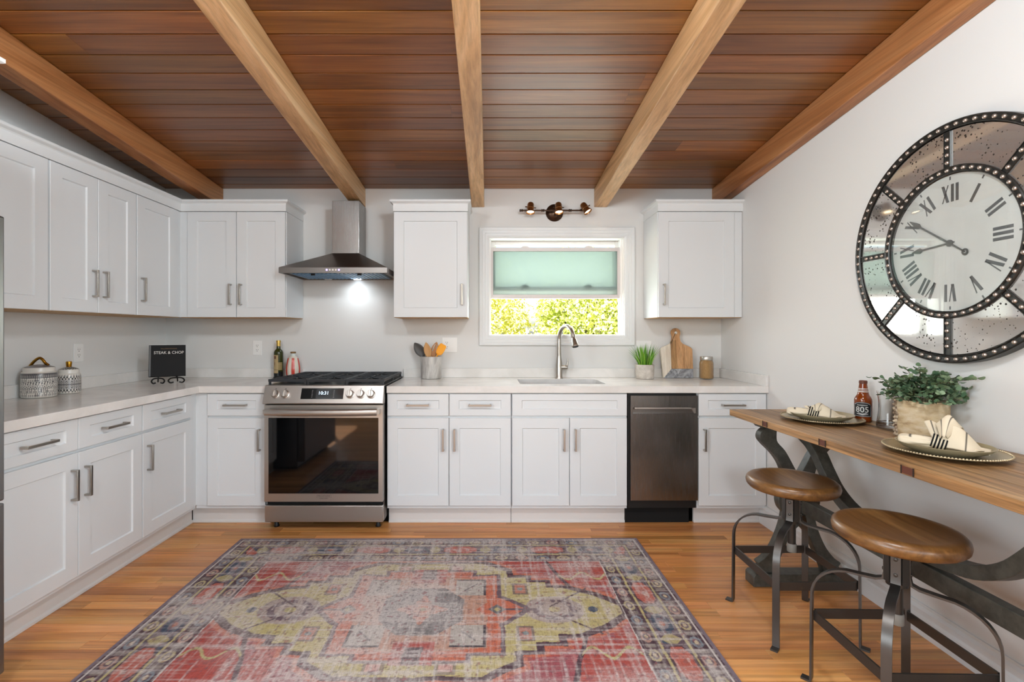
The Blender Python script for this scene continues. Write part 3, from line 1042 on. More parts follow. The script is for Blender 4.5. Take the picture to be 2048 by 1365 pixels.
for x_, in ((-0.308,), (-0.245,), (0.17,), (0.237,), (0.303,)):
    k = MB()
    k.lathe([(0.0275, 0.0), (0.0275, 0.004), (0.0235, 0.006), (0.0225, 0.026), (0.0205, 0.03), (0.0001, 0.0305)], 24)
    k.xform(panel_mat(x_, 0.058, 0.0005))
    kb = k.build('knob', 'stainless', rg)
    MB().box(-0.006, 0.006, -0.021, 0.021, 0.030, 0.040).xform(panel_mat(x_, 0.058, 0.0)).build('grip', 'stainless', kb, bevel=0.002)
    MB().lathe([(0.0001, 0.0), (0.003, 0.0), (0.003, 0.0006), (0.0001, 0.0006)], 10).xform(panel_mat(x_, 0.094, 0.0002)).build('marker', 'black_plastic', kb)
# oven door
od = thing('oven_door', None, None)
od.parent = rg
DY0, DY1 = -0.045, -0.002
dr = MB()
gx0, gx1, gz0, gz1 = -hw + 0.030, hw - 0.032, 0.238, 0.722
dr.box(-hw + 0.004, gx0, DY0, DY1, 0.186, 0.803)
dr.box(gx1, hw - 0.004, DY0, DY1, 0.186, 0.803)
dr.box(gx0, gx1, DY0, DY1, 0.186, gz0)
dr.box(gx0, gx1, DY0, DY1, gz1, 0.803)
dr.build('door_frame', 'stainless', od, smooth=False)
MB().box(gx0 + 0.0003, gx1 - 0.0003, DY0 + 0.0012, DY1, gz0 + 0.0003, gz1 - 0.0003).build('door_glass', 'oven_glass', od, smooth=False)
hl = hw - 0.03
hp = [(-hl, DY0 - 0.052, 0.766), (-hl * 0.6, DY0 - 0.060, 0.764), (0, DY0 - 0.063, 0.763), (hl * 0.6, DY0 - 0.060, 0.764), (hl, DY0 - 0.052, 0.766)]
hb = MB()
hh = spline(hp, 6)
vs, fs = [], []
for (x, y, z) in hh:
    for a in range(12):
        vs.append((x, y + 0.012 * math.cos(2 * PI * a / 12), z + 0.021 * math.sin(2 * PI * a / 12)))
for i in range(len(hh) - 1):
    for a in range(12):
        b = (a + 1) % 12
        fs.append((i * 12 + a, i * 12 + b, i * 12 + 12 + b, i * 12 + 12 + a))
fs += [tuple(range(12)), tuple(range(len(hh) * 12 - 12, len(hh) * 12))]
hb.add(vs, fs)
for s in (-1, 1):
    hb.box(s * hl - 0.012, s * hl + 0.012, DY0 - 0.052, DY0 - 0.0002, 0.752, 0.780)
hb.build('handle', 'stainless', od)
# maker's plate at the foot of the door
bd = MB()
for (a, b, c, d) in ((-0.045, 0.05, 0.2295, 0.2305), (-0.045, 0.05, 0.2125, 0.2135), (-0.045, -0.044, 0.2125, 0.2305), (0.049, 0.05, 0.2125, 0.2305)):
    bd.box(a, b, DY0 - 0.0006, DY0 - 0.0001, c, d)
for body, z, s in (('FRIGIDAIRE', 0.222, 0.014), ('GALLERY', 0.207, 0.012)):
    vs, fs = text_geo(body, s, 0.0003, 1.15)
    bd.add([(x + 0.0025, DY0 - 0.0005 - zz, yy + z) for x, yy, zz in vs], fs)
bd.build('badge', 'stainless_dark', od, smooth=False)
MB().box(-hw + 0.004, hw - 0.004, DY0 + 0.004, DY1, 0.053, 0.160).build('storage_drawer', 'stainless', rg, bevel=0.004)
MB().box(-hw + 0.01, hw - 0.01, DY1 - 0.012, DY1 - 0.002, 0.161, 0.1855).build('drawer_gap', 'black_void', rg, smooth=False)
MB().box(-hw + 0.006, hw - 0.006, DY1 - 0.02, DY1 - 0.001, 0.8035, 0.8115).build('panel_gap', 'black_void', rg, smooth=False)
for x_ in (-hw + 0.05, hw - 0.05):
    for y_ in (0.03, 0.56):
        MB().lathe([(0.017, 0.0005), (0.019, 0.006), (0.014, 0.012), (0.012, 0.0525)], 14, (x_, y_, 0)).build('foot', 'black_plastic', rg)
# burners and three cast iron grates
for (bx, by, br) in ((-0.25, 0.16, 0.045), (-0.25, 0.46, 0.04), (0.0, 0.31, 0.055), (0.25, 0.16, 0.045), (0.25, 0.46, 0.04)):
    MB().lathe([(br + 0.02, 0.9283), (br + 0.014, 0.933), (br, 0.934), (br, 0.942), (br - 0.006, 0.946), (0.0001, 0.947)], 24, (bx, by, 0)).build('burner', 'black_iron', rg)
ZG = 0.963
for gi in range(3):
    gx0 = -hw + 0.006 + gi * (2 * hw - 0.012) / 3 + 0.001
    gx1 = gx0 + (2 * hw - 0.012) / 3 - 0.002
    y0, y1 = 0.004, 0.632
    g = MB()
    bw_, bh = 0.011, 0.016
    g.box(gx0, gx1, y0, y0 + bw_, ZG - bh, ZG)
    g.box(gx0, gx1, y1 - bw_, y1, ZG - bh, ZG)
    g.box(gx0, gx0 + bw_, y0 + bw_, y1 - bw_, ZG - bh, ZG)
    g.box(gx1 - bw_, gx1, y0 + bw_, y1 - bw_, ZG - bh, ZG)
    g.box(gx0 + bw_, gx1 - bw_, (y0 + y1) / 2 - 0.005, (y0 + y1) / 2 + 0.005, ZG - bh, ZG)
    cx = (gx0 + gx1) / 2
    for cy, rr in (((y0 * 0.74 + y1 * 0.26), 0.026), ((y0 * 0.26 + y1 * 0.74), 0.026)):
        for a in range(0, 360, 45):
            ca, sa = math.cos(R(a)), math.sin(R(a))
            ex = (gx1 - gx0) / 2 - 0.005
            ey = (y1 - y0) / 4 - 0.006
            tt = min(ex / max(1e-6, abs(ca)), ey / max(1e-6, abs(sa)))
            g.tube([(cx + ca * rr, cy + sa * rr, ZG - 0.005), (cx + ca * tt, cy + sa * tt, ZG - 0.005)], 0, sect=(0.008, 0.011), up=(0, 0, 1))
    nrow = 9
    for r_ in range(1, nrow):
        yy = y0 + (y1 - y0) * r_ / nrow
        for (xa, xb) in ((gx0 + bw_, gx0 + 0.05), (gx1 - 0.05, gx1 - bw_)):
            g.box(xa, xb, yy - 0.004, yy + 0.004, ZG - 0.012, ZG - 0.001)
    for fx in (gx0 + 0.002, gx1 - 0.014):
        for fy in (y0 + 0.001, (y0 + y1) / 2, y1 - 0.013):
            g.box(fx, fx + 0.012, fy, fy + 0.012, 0.9285, ZG - bh)
    g.build('grate', 'black_iron', rg, smooth=False)

# ------------------------------------------------------------------ range hood
HX0, HX1, HY = -1.446, -0.700, 3.330
CX0, CX1, CY = -1.159, -0.959, 3.580
hd = thing('range_hood', 'stainless pyramid range hood with square chimney over the range', 'range hood', ((HX0 + HX1) / 2, YB, 1.678))
ox, oy, oz = (HX0 + HX1) / 2, YB, 1.678
a0, a1, f0 = HX0 - ox, HX1 - ox, HY - oy
b0, b1, g0 = CX0 - ox, CX1 - ox, CY - oy
T_ = 0.039
vs = [(a0, f0, 0), (a1, f0, 0), (a1, -0.001, 0), (a0, -0.001, 0), (a0, f0, T_), (a1, f0, T_), (a1, -0.001, T_), (a0, -0.001, T_),
      (b0, g0, 0.176), (b1, g0, 0.176), (b1, -0.001, 0.176), (b0, -0.001, 0.176),
      (a0 + 0.016, f0 + 0.016, 0), (a1 - 0.016, f0 + 0.016, 0), (a1 - 0.016, -0.017, 0), (a0 + 0.016, -0.017, 0),
      (a0 + 0.016, f0 + 0.016, 0.012), (a1 - 0.016, f0 + 0.016, 0.012), (a1 - 0.016, -0.017, 0.012), (a0 + 0.016, -0.017, 0.012)]
fs = []
for k in (0, 4):
    for i in range(4):
        j = (i + 1) % 4
        fs.append((k + i, k + j, k + 4 + j, k + 4 + i))
fs.append((8, 9, 10, 11))
for i in range(4):
    j = (i + 1) % 4
    fs += [(i, 12 + i, 12 + j, j), (12 + i, 16 + i, 16 + j, 12 + j)]
fs.append((16, 17, 18, 19))
MB().add(vs, fs).build('canopy', 'stainless_dark', hd, bevel=0.0015, smooth=False)
MB().box(b0, b1, g0, -0.001, 0.1765, 2.244 - oz).build('chimney', 'stainless_vertical', hd, bevel=0.0015, smooth=False)
for i in range(5):
    x_ = a0 + (a1 - a0) * 0.445 + i * 0.021
    MB().lathe([(0.0065, 0), (0.0065, 0.002), (0.0001, 0.003)], 14).xform(Matrix.Translation((x_, f0 - 0.0002, 0.021)) @ Matrix.Rotation(R(90), 4, 'X')).build('button', 'led_blue' if i in (0, 4) else 'led_white', hd)
fm = (a0 + a1) / 2
for (x0, x1, mt, mt2) in ((a0 + 0.05, fm - 0.004, 'filter_film', 'filter_film'), (fm + 0.004, a1 - 0.05, 'filter_steel', 'filter_film')):
    f = MB().box(x0, x1, f0 + 0.07, -0.05, 0.005, 0.0112).build('filter', mt, hd, smooth=False)
    nsl = 11
    for i in range(nsl):
        xs = x0 + 0.012 + (x1 - x0 - 0.03) * i / (nsl - 1)
        MB().box(xs, xs + 0.012, f0 + 0.085, -0.065, 0.0005, 0.0048).build('slat', mt2, f, smooth=False)
    MB().box((x0 + x1) / 2 - 0.014, (x0 + x1) / 2 + 0.014, f0 + 0.073, f0 + 0.081, -0.008, 0.0048).build('latch', 'black_plastic', f)
for x_ in (fm - 0.17, fm + 0.055):
    MB().lathe([(0.028, 0.0), (0.028, 0.006), (0.0001, 0.0062)], 18, (x_, -0.034, 0.0)).build('lamp_lens', 'hood_lamp' if x_ > fm else 'led_white', hd)
lamp('hood_spot', 'SPOT', (ox + fm + 0.055, YB - 0.12, 1.6755), (R(12), 0, 0), 4.2, (0.86, 0.94, 1.0), spot_size=R(165), spot_blend=1.0, shadow_soft_size=0.03)

# ------------------------------------------------------------------ dishwasher
dw = thing('dishwasher', 'narrow stainless dishwasher with pocket handle and black kick space', 'dishwasher', (0.9095, 3.175, 0))
W = 0.456
MB().box(0.006, W - 0.004, 0.0, 0.58, 0.115, 0.868).build('tub', 'black_plastic', dw, smooth=False)
MB().box(0.001, W - 0.03, 0.05, 0.06, 0.001, 0.114).build('kick_panel', 'black_void', dw, smooth=False)
d = MB()
x0, x1, z0, z1 = 0.016, W - 0.003, 0.172, 0.855
px0, px1, pz0, pz1 = x0 + 0.014, x1 - 0.012, 0.738, 0.779
y0, y1 = -0.027, -0.001
d.box(x0, px0, y0, y1, pz0, pz1)
d.box(px1, x1, y0, y1, pz0, pz1)
d.box(x0, x1, y0, y1, pz1, z1)
d.box(x0, x1, y0, y1, z0, pz0)
d.box(px0, px1, -0.006, y1, pz0, pz1)
dd = d.build('door', 'stainless_vertical', dw, smooth=False)
MB().box(px0 + 0.012, px1 - 0.03, y0 - 0.001, y0 + 0.012, pz1 - 0.012, pz1 - 0.0005).build('handle_lip', 'stainless', dd, bevel=0.002)
MB().box(px0 + 0.001, px1 - 0.001, -0.0075, -0.0062, pz0 + 0.001, pz1 - 0.013).build('pocket', 'stainless_dark', dd, smooth=False)
MB().prism([(px1 - 0.03, pz1 - 0.004), (px1 - 0.001, pz1 - 0.004), (px1 - 0.001, pz0 + 0.002), (px1 - 0.012, pz0 + 0.002)], y0 + 0.001, -0.008, 'xz').build('pocket_cheek', 'stainless', dd, smooth=False)

# ------------------------------------------------------------------ refrigerator (only the far edge of its doors is in view)
fr = thing('refrigerator', 'dark stainless refrigerator cut off by the left frame edge', 'refrigerator', (-1.70, 1.70, 0))
MB().box(-0.80, -0.07, -0.905, -0.004, 0.02, 1.655).build('body', 'fridge_steel', fr, bevel=0.004)
d = MB().box(-0.065, 0.0, -0.905, 0.0, 0.675, 1.672).build('door', 'fridge_steel', fr, bevel=0.006)
MB().tube([(0.0005, -0.84, 1.0), (0.05, -0.84, 1.0), (0.05, -0.84, 1.5), (0.0005, -0.84, 1.5)], 0.01, 10).build('handle', 'stainless', d)
d = MB().box(-0.065, 0.0, -0.905, 0.0, 0.07, 0.667).build('freezer_drawer', 'fridge_steel', fr, bevel=0.006)
MB().tube([(0.0005, -0.8, 0.6), (0.05, -0.8, 0.6), (0.05, -0.12, 0.6), (0.0005, -0.12, 0.6)], 0.01, 10).build('handle', 'stainless', d)
MB().box(-0.79, -0.08, -0.88, -0.02, 0.0, 0.0198).build('base_grille', 'black_plastic', fr)

# ------------------------------------------------------------------ spotlight bar over the window
sb = thing('spotlight_bar', 'bronze wall bar with three lit spotlight heads above the window', 'lamp', (0.516, YB - 0.001, 2.204))
MB().lathe([(0.068, 0), (0.068, -0.006), (0.060, -0.012), (0.052, -0.020), (0.030, -0.028), (0.0001, -0.030)], 32, axis='y').build('wall_plate', 'bronze', sb)
MB().tube([(0, -0.028, 0), (0, -0.07, 0)], 0.009, 10).build('stem', 'bronze', sb)
bar = MB().tube([(-0.272, -0.07, 0.002), (0.272, -0.07, 0.002)], 0.0065, 10)
for x_ in (-0.272, -0.258, -0.105, -0.092, 0.105, 0.118, 0.268):
    bar.lathe([(0.0066, -0.006), (0.011, -0.003), (0.011, 0.003), (0.0066, 0.006)], 12, (x_, -0.07, 0.002), axis='x')
bar.build('bar', 'bronze', sb)
for x_, tilt in ((-0.195, -3), (0.02, 2), (0.225, 30)):
    M = Matrix.Translation((x_, -0.092, 0.012)) @ Matrix.Rotation(R(-tilt), 4, 'Y') @ Matrix.Rotation(R(-16), 4, 'X')
    h = MB().lathe([(0.0001, 0.052), (0.012, 0.050), (0.021, 0.044), (0.026, 0.032), (0.026, 0.010), (0.0275, 0.008), (0.0275, 0.002), (0.023, -0.001), (0.025, -0.010), (0.032, -0.030), (0.0335, -0.036), (0.030, -0.036), (0.022, -0.012), (0.0001, -0.011)], 24).xform(M)
    hh = h.build('spot_head', 'bronze_light', sb)
    MB().lathe([(0.0001, -0.0255), (0.0268, -0.0255), (0.0268, -0.0235), (0.0001, -0.0235)], 20).xform(M).build('bulb', 'lamp_glow', hh)
    MB().tube([M @ Vector((-0.042, 0.0, 0.012)), M @ Vector((-0.0265, 0, 0.012))], 0.004, 8).build('thumb_screw', 'bronze', hh)
    MB().tube([M @ Vector((0.0265, 0.0, 0.006)), M @ Vector((0.042, 0, 0.006))], 0.004, 8).build('thumb_screw', 'bronze', hh)
    p = Matrix.Translation((0.516, YB, 2.204)) @ M @ Vector((0, 0, -0.04))
    lamp('spot_beam', 'SPOT', p, (R(-16), R(-tilt), 0), 4.5, (1.0, 0.84, 0.62), spot_size=R(95), spot_blend=0.8, shadow_soft_size=0.03)

# ------------------------------------------------------------------ wall plates
def wall_plate(name, label, cat, loc, rot, gangs):
    w2 = 0.036 + 0.023 * (len(gangs) - 1)
    o = thing(name, label, cat, loc, rot)
    MB().box(-w2, w2, -0.005, -0.0005, -0.058, 0.058).build('plate', 'plate_white', o, bevel=0.002)
    for i, g in enumerate(gangs):
        cx = (i - (len(gangs) - 1) / 2) * 0.046
        if g == 'o':
            s = MB().box(cx - 0.0165, cx + 0.0165, -0.0062, -0.0051, -0.033, 0.033).build('socket', 'plate_white', o, bevel=0.0006)
            for zz in (-0.017, 0.017):
                for (a, b, c, d) in ((cx - 0.008, cx - 0.0055, zz, zz + 0.008), (cx + 0.0055, cx + 0.008, zz, zz + 0.008), (cx - 0.0025, cx + 0.0025, zz - 0.010, zz - 0.005)):
                    MB().box(a, b, -0.0066, -0.0063, c, d).build('slot', 'slot_dark', s, smooth=False)
        else:
            s = MB().box(cx - 0.0165, cx + 0.0165, -0.0062, -0.0051, -0.033, 0.033).build('switch', 'plate_white', o, bevel=0.0006)
            MB().prism([(-0.0064, -0.028), (-0.0105, -0.028), (-0.0068, 0.028), (-0.0064, 0.028)], cx - 0.012, cx + 0.012, 'yz').build('rocker', 'plate_white', s)
wall_plate('wall_outlet', 'white outlet plate on the left wall above the canisters', 'outlet', (XL, 2.974, 1.142), PI / 2, 'o')
wall_plate('wall_outlet', 'white outlet plate on the back wall left of the green oil bottle', 'outlet', (-1.808, YB, 1.147), 0, 'o')
wall_plate('outlet_switch', 'white double plate with outlet and rocker switch behind the utensil crock', 'outlet', (-0.303, YB, 1.170), 0, 'os')
wall_plate('wall_switch', 'white double switch plate half hidden behind the potted grass', 'switch', (1.216, YB, 1.148), 0, 'ss')

# ------------------------------------------------------------------ things on the left worktop
CREAM, INK = C(214, 210, 202), C(46, 44, 52)
def canister(label, loc, r, hb, lid_r, colf, lidcolf, handle):
    o = thing('canister', label, 'canister', loc, 0, 'patterned canisters')
    prof = [(r * 0.86, 0.0), (r * 0.96, 0.004), (r, 0.014)]
    n = 70
    prof += [(r, 0.014 + (hb - 0.045) * i / n) for i in range(1, n + 1)]
    prof += [(r * 0.985, hb - 0.022), (r * 0.95, hb - 0.015), (lid_r, hb - 0.011), (lid_r, hb + 0.008), (lid_r * 0.97, hb + 0.011), (lid_r * 0.9, hb + 0.011), (lid_r * 0.9, hb - 0.02), (0.0001, hb - 0.02)]
    MB().lathe(prof, 180, colf=colf).build('jar', 'canister_glaze', o, fix=True)
    lp = [(lid_r * 0.885, hb + 0.006), (lid_r * 0.885, hb + 0.0125)] + [(lid_r * 0.93 * (1 - i / 12.0) + 0.0001, hb + 0.0125 + 0.014 * math.sin(PI / 2 * i / 12.0)) for i in range(13)]
    l = MB().lathe(lp, 120, colf=lidcolf).build('lid', 'canister_glaze', o)
    zt = hb + 0.026
    if handle == 'arch':
        MB().tube(spline([(-0.038, -0.012, zt - 0.008), (-0.020, -0.006, zt + 0.018), (0.0, 0, zt + 0.034), (0.014, 0.004, zt + 0.026), (0.026, 0.008, zt + 0.006), (0.040, 0.012, zt - 0.006)], 5), [0.007] * 26, 10).build('handle', 'gold', l)
    else:
        MB().lathe([(0.012, zt - 0.002), (0.013, zt + 0.008), (0.0145, zt + 0.026), (0.013, zt + 0.030), (0.0001, zt + 0.031)], 18).build('knob', 'gold', l)
    return o
def big_pat(a, h, r):
    hb = 0.155
    if h > 0.128 or h < 0.006:
        return CREAM
    u = a * 180 / PI
    band = (h - 0.008) / 0.0198
    k = int(band); f = band - k
    if f < 0.09:
        return INK
    if k in (0, 1, 4):      # combs of upright strokes
        dens = 3.1 if (k + int(u / 40)) % 2 else 4.6
        return INK if ((u / dens) % 1.0) < 0.42 and (f < 0.62 or (int(u / dens) % 2)) and f > 0.16 else CREAM
    if k == 2:              # zigzag
        z = abs(((u / 7.0) % 1.0) * 2 - 1)
        return INK if abs(z - (f * 1.3 - 0.1)) < 0.22 else CREAM
    if k == 3:
        dens = 2.6
        return INK if ((u / dens + f * 0.4) % 1.0) < 0.38 and f > 0.2 else CREAM
    z = abs(((u / 6.0) % 1.0) * 2 - 1)
    return INK if abs(z - f) < 0.2 or abs(1 - z - f) < 0.12 else CREAM
def small_pat(a, h, r):
    if h > 0.108 or h < 0.006:
        return CREAM
    u = a * 180 / PI
    if 0.006 <= h < 0.026 or 0.080 <= h < 0.098:
        z0 = 0.006 if h < 0.03 else 0.080
        return C(20, 20, 22) if (int(u / 7.5) + int((h - z0) / 0.0098)) % 2 else CREAM
    if h >= 0.098:
        return INK if ((u / 3.5 + h * 300) % 1.0) < 0.3 else CREAM
    f = (h - 0.026) / 0.054
    c = ((u / 24.0) % 1.0) - 0.5
    d = math.hypot(c * 1.5, f - 0.5)
    if abs(d - 0.34) < 0.05 or abs(d - 0.16) < 0.04 or abs(f - 0.5) < 0.035 or abs(c) > 0.46:
        return INK
    return C(176, 173, 170) if d > 0.34 else CREAM
canister('large cream canister with black tribal pattern and gold arch handle', (-2.416, 2.600, ZC1 + 0.0005), 0.075, 0.150, 0.066, big_pat, lambda a, h, r: C(120, 118, 120), 'arch')
canister('small cream canister with black checker bands and gold knob', (-2.408, 2.775, ZC1 + 0.0005), 0.055, 0.126, 0.047, small_pat, lambda a, h, r: C(38, 38, 40) if (int(a * 180 / PI / 10) + int(r / 0.010)) % 2 else C(160, 158, 152), 'knob')

# cook book on a little scroll easel
bk_loc = (-2.198, 3.310)
brot = R(32)
ez = thing('book_easel', 'small black iron scroll easel holding the cook book', 'easel', (bk_loc[0], bk_loc[1], ZC1 + 0.0005), brot)
for cx, w_ in ((-0.052, 0.036), (0.052, 0.046)):
    pts = [(cx - w_ * 0.35, -0.028, 0.010), (cx - w_ * 0.75, -0.030, 0.006), (cx - w_, -0.030, 0.020), (cx - w_ * 0.7, -0.029, 0.036), (cx, -0.028, 0.040), (cx + w_ * 0.7, -0.029, 0.036), (cx + w_, -0.030, 0.020), (cx + w_ * 0.75, -0.030, 0.006), (cx + w_ * 0.35, -0.028, 0.010)]
    MB().tube(spline(pts, 5), 0.0048, 8).build('scroll_foot', 'iron_scroll', ez)
    MB().tube([(cx, -0.028, 0.038), (cx, 0.008, 0.041), (cx, 0.050, 0.10), (cx * 0.7, 0.075, 0.19)], 0.004, 8).build('prop', 'iron_scroll', ez)
    MB().tube([(cx, 0.05, 0.10), (cx * 1.1, 0.095, 0.004)], 0.004, 8).build('rear_leg', 'iron_scroll', ez)
MB().tube([(-0.04, 0.075, 0.185), (0.04, 0.075, 0.185)], 0.004, 8).build('cross_bar', 'iron_scroll', ez)
bk = thing('cook_book', 'black landscape cook book titled STEAK & CHOP on the easel', 'book', (bk_loc[0], bk_loc[1], ZC1), brot)
BM_ = Matrix.Translation((0, -0.004, 0.0485)) @ Matrix.Rotation(R(-15), 4, 'X')
bw, bh_ = 0.106, 0.218
MB().box(-bw, bw, -0.012, -0.0095, 0, bh_).xform(BM_).build('front_cover', 'book_black', bk, smooth=False)
MB().box(-bw, bw, 0.0095, 0.012, 0, bh_).xform(BM_).build('back_cover', 'book_black', bk, smooth=False)
MB().box(-bw, -bw + 0.003, -0.0094, 0.0094, 0, bh_).xform(BM_).build('spine', 'book_spine', bk, smooth=False)
MB().box(-bw + 0.0032, bw - 0.003, -0.0093, 0.0093, 0.004, bh_ - 0.004).xform(BM_).build('pages', 'paper', bk, smooth=False)
MB().box(-bw + 0.002, -bw + 0.012, -0.0124, -0.0121, 0.001, bh_ - 0.001).xform(BM_).build('hinge_band', 'book_spine', bk, smooth=False)
for body, size, z, mt, xs in (('STEAK & CHOP', 0.0275, bh_ - 0.054, 'print_white', 0.92), ('WILLIAMS-SONOMA', 0.0105, bh_ - 0.026, 'print_gold', 1.0)):
    vs, fs = text_geo(body, size, 0.0003, xs)
    MB().add([(x + 0.008, -0.0126 - zz, y + z) for x, y, zz in vs], fs).xform(BM_).build('title', mt, bk, smooth=False)

# oil bottle and striped bottle beside the range
ob = thing('oil_bottle', 'dark green oil bottle with tan label and gold neck', 'bottle', (-1.612, 3.712, ZC1 + 0.0005))
def oilc(a, h, r):
    d = (a * 180 / PI + 100 + 180) % 360 - 180          # angle from the label's middle, facing the room
    if h < 0.012:
        return C(22, 26, 28)
    if 0.038 < h < 0.178 and abs(d + 12) < 42:
        if 0.148 < h < 0.172 and abs(d + 12) < 16:
            return C(96, 62, 48)
        if 0.062 < h < 0.066:
            return C(92, 66, 36)
        if 0.09 < h < 0.14 and abs((d + 18) + (h - 0.115) * 150) < 4:
            return C(122, 74, 60)
        return C(176, 154, 112)
    if 0.062 < h < 0.122 and 30 <= d + 12 < 95:
        return C(154, 136, 92) if int(h / 0.006) % 2 else C(140, 120, 80)
    if h < 0.05:
        return C(24, 28, 30)
    return C(46, 52, 14)
prof = [(0.034, 0), (0.0385, 0.003), (0.0385, 0.008), (0.034, 0.014)] + [(0.0345, 0.014 + 0.176 * i / 60) for i in range(1, 61)] + [(0.034, 0.196), (0.031, 0.206), (0.024, 0.216), (0.0165, 0.223), (0.0145, 0.232), (0.0142, 0.2445), (0.0001, 0.2446)]
MB().lathe(prof, 72, colf=oilc).build('glass', 'oil_bottle_glass', ob)
MB().lathe([(0.0148, 0.2450), (0.0142, 0.272), (0.0165, 0.2725), (0.0168, 0.284), (0.0155, 0.289), (0.0001, 0.2895)], 24).build('neck_foil', 'foil_gold', ob)
st = thing('striped_bottle', 'squat red and white striped ceramic bottle with cork', 'bottle', (-1.495, 3.700, ZC1 + 0.0005))
def strc(a, h, r):
    d = (a * 180 / PI + 112 + 180) % 360 - 180
    if h > 0.168:
        return C(206, 214, 210)
    k = (d + 360) % 62
    if abs(d) < 1.6:
        return C(96, 112, 112)
    return C(198, 58, 40) if 17 < k < 45 and h < 0.16 else C(222, 214, 200)
prof = [(0.036, 0), (0.042, 0.004)] + [(0.042 + 0.011 * math.sin(PI * (0.08 + 0.92 * i / 30)) , 0.004 + 0.136 * i / 30) for i in range(1, 31)] + [(0.040, 0.150), (0.033, 0.160), (0.022, 0.167), (0.018, 0.172), (0.017, 0.186), (0.018, 0.189), (0.013, 0.189), (0.013, 0.18), (0.0001, 0.18)]
MB().lathe(prof, 120, colf=strc).build('body', 'striped_glaze', st)
MB().lathe([(0.0125, 0.181), (0.0125, 0.1895), (0.0195, 0.190), (0.0205, 0.199), (0.0185, 0.203), (0.0001, 0.203)], 18).build('cork', 'cork', st)

# ------------------------------------------------------------------ utensil crock
CKX, CKY = -0.4355, 3.665
ck = thing('utensil_crock', 'grey marbled crock holding four cooking utensils', 'crock', (CKX, CKY, ZC1 + 0.0005))
MB().lathe([(0.070, 0), (0.0745, 0.003), (0.0775, 0.010), (0.0785, 0.16), (0.0775, 0.168), (0.0735, 0.168), (0.0725, 0.16), (0.0705, 0.012), (0.0001, 0.012)], 48).build('pot', 'crock_marble', ck)
def utensil(name, label, mt, base, tip, head, hr, slots=0):
    """handle from base inside the crock to the head; head = outline (along, half width)"""
    b = Vector(base); e = Vector(tip)
    o = thing(name, label, 'utensil', (CKX, CKY, ZC1 + 0.013), 0, 'utensils in the crock')
    d = (e - b); L = d.length; d.normalize()
    side = Vector((d.z, 0, -d.x)).normalized()
    nrm = d.cross(side)
    hl = head[-1][0]
    MB().tube([b, b + d * (L - hl + 0.012)], [0.0065, 0.0055], 10).build('handle', mt, o)
    P = b + d * (L - hl)
    vs, fs = [], []
    m_ = len(head)
    for (al, w_) in head:
        bow = hr * (1 - (2 * al / hl - 1) ** 2)
        for k in range(7):
            f = k / 6 * 2 - 1
            q = P + d * al + side * (w_ * f) + nrm * (bow * (1 - f * f))
            vs.append(q)
    for i in range(m_ - 1):
        for k in range(6):
            if slots and 0.35 < head[i][0] / hl < 0.8 and k in (1, 4):
                continue
            fs.append((i * 7 + k, i * 7 + k + 1, i * 7 + 8 + k, i * 7 + 7 + k))
    h = MB().add(vs, fs).build('head', mt, o, fix=False)
    so = h.modifiers.new('thick', 'SOLIDIFY')
    so.thickness = 0.005
    so.offset = 0
def oval(L, w_, w0=0.006, n=14):
    return [(L * i / n, max(w0 if i < n else 0.002, w_ * math.sin(PI * min(1, 0.08 + 0.92 * i / n)) ** 0.75)) for i in range(n + 1)]
utensil('serving_spoon', 'dark grey spoon leaning left in the crock', 'silicone_grey', (0.045, 0.03, 0.004), (-0.128, 0.015, 0.258), oval(0.125, 0.036, 0.007), 0.010)
utensil('wooden_spoon', 'plain wooden spoon standing in the crock', 'wood_utensil', (0.02, -0.042, 0.004), (-0.036, -0.030, 0.262), oval(0.118, 0.027), 0.008)
utensil('slotted_spoon', 'slotted wooden spoon standing in the crock', 'wood_utensil_dark', (-0.03, 0.004, 0.004), (0.042, 0.012, 0.264), oval(0.118, 0.027), 0.006, slots=2)
utensil('spatula', 'orange silicone spatula leaning right in the crock', 'silicone_orange', (-0.045, -0.016, 0.004), (0.098, -0.022, 0.246), [(0.0, 0.008), (0.012, 0.024), (0.03, 0.029), (0.06, 0.029), (0.082, 0.027), (0.09, 0.02)], 0.003)

# ------------------------------------------------------------------ potted grass
gp = thing('potted_grass', 'bright green grass in a small pale concrete pot by the cutting board', 'plant', (1.181, 3.655, ZC1 + 0.0005))
MB().lathe([(0.060, 0), (0.0645, 0.004), (0.068, 0.05), (0.069, 0.106), (0.0665, 0.108), (0.062, 0.106), (0.061, 0.09), (0.0001, 0.09)], 40).build('pot', 'concrete', gp)
MB().lathe([(0.0605, 0.0905), (0.04, 0.096), (0.0001, 0.098)], 24).build('soil', 'soil', gp)
rnd = random.Random(11)
for i in range(120):
    a = rnd.uniform(0, 2 * PI)
    rr = 0.048 * math.sqrt(rnd.random())
    lean = rr / 0.048 * rnd.uniform(0.3, 1.0)
    if math.cos(a) < -0.3:
        lean *= 1.35
    L = rnd.uniform(0.12, 0.185)
    bx, by = rr * math.cos(a), rr * math.sin(a)
    tw = rnd.uniform(0, PI)
    wv = Vector((math.cos(tw), math.sin(tw), 0)) * rnd.uniform(0.0022, 0.0038)
    vs, fs = [], []
    for k in range(6):
        f = k / 5
        q = Vector((bx + math.cos(a) * lean * 0.085 * f ** 1.6, by + math.sin(a) * lean * 0.075 * f ** 1.6, 0.094 + L * f * (1 - 0.12 * lean * f)))
        ww_ = wv * (1 - f ** 2.2) + wv * 0.05
        vs += [q - ww_, q + ww_]
        if k:
            fs.append((2 * k - 2, 2 * k - 1, 2 * k + 1, 2 * k))
    MB().add(vs, fs).build('blade', ('grass_a', 'grass_b', 'grass_c')[i % 3], gp, fix=False)

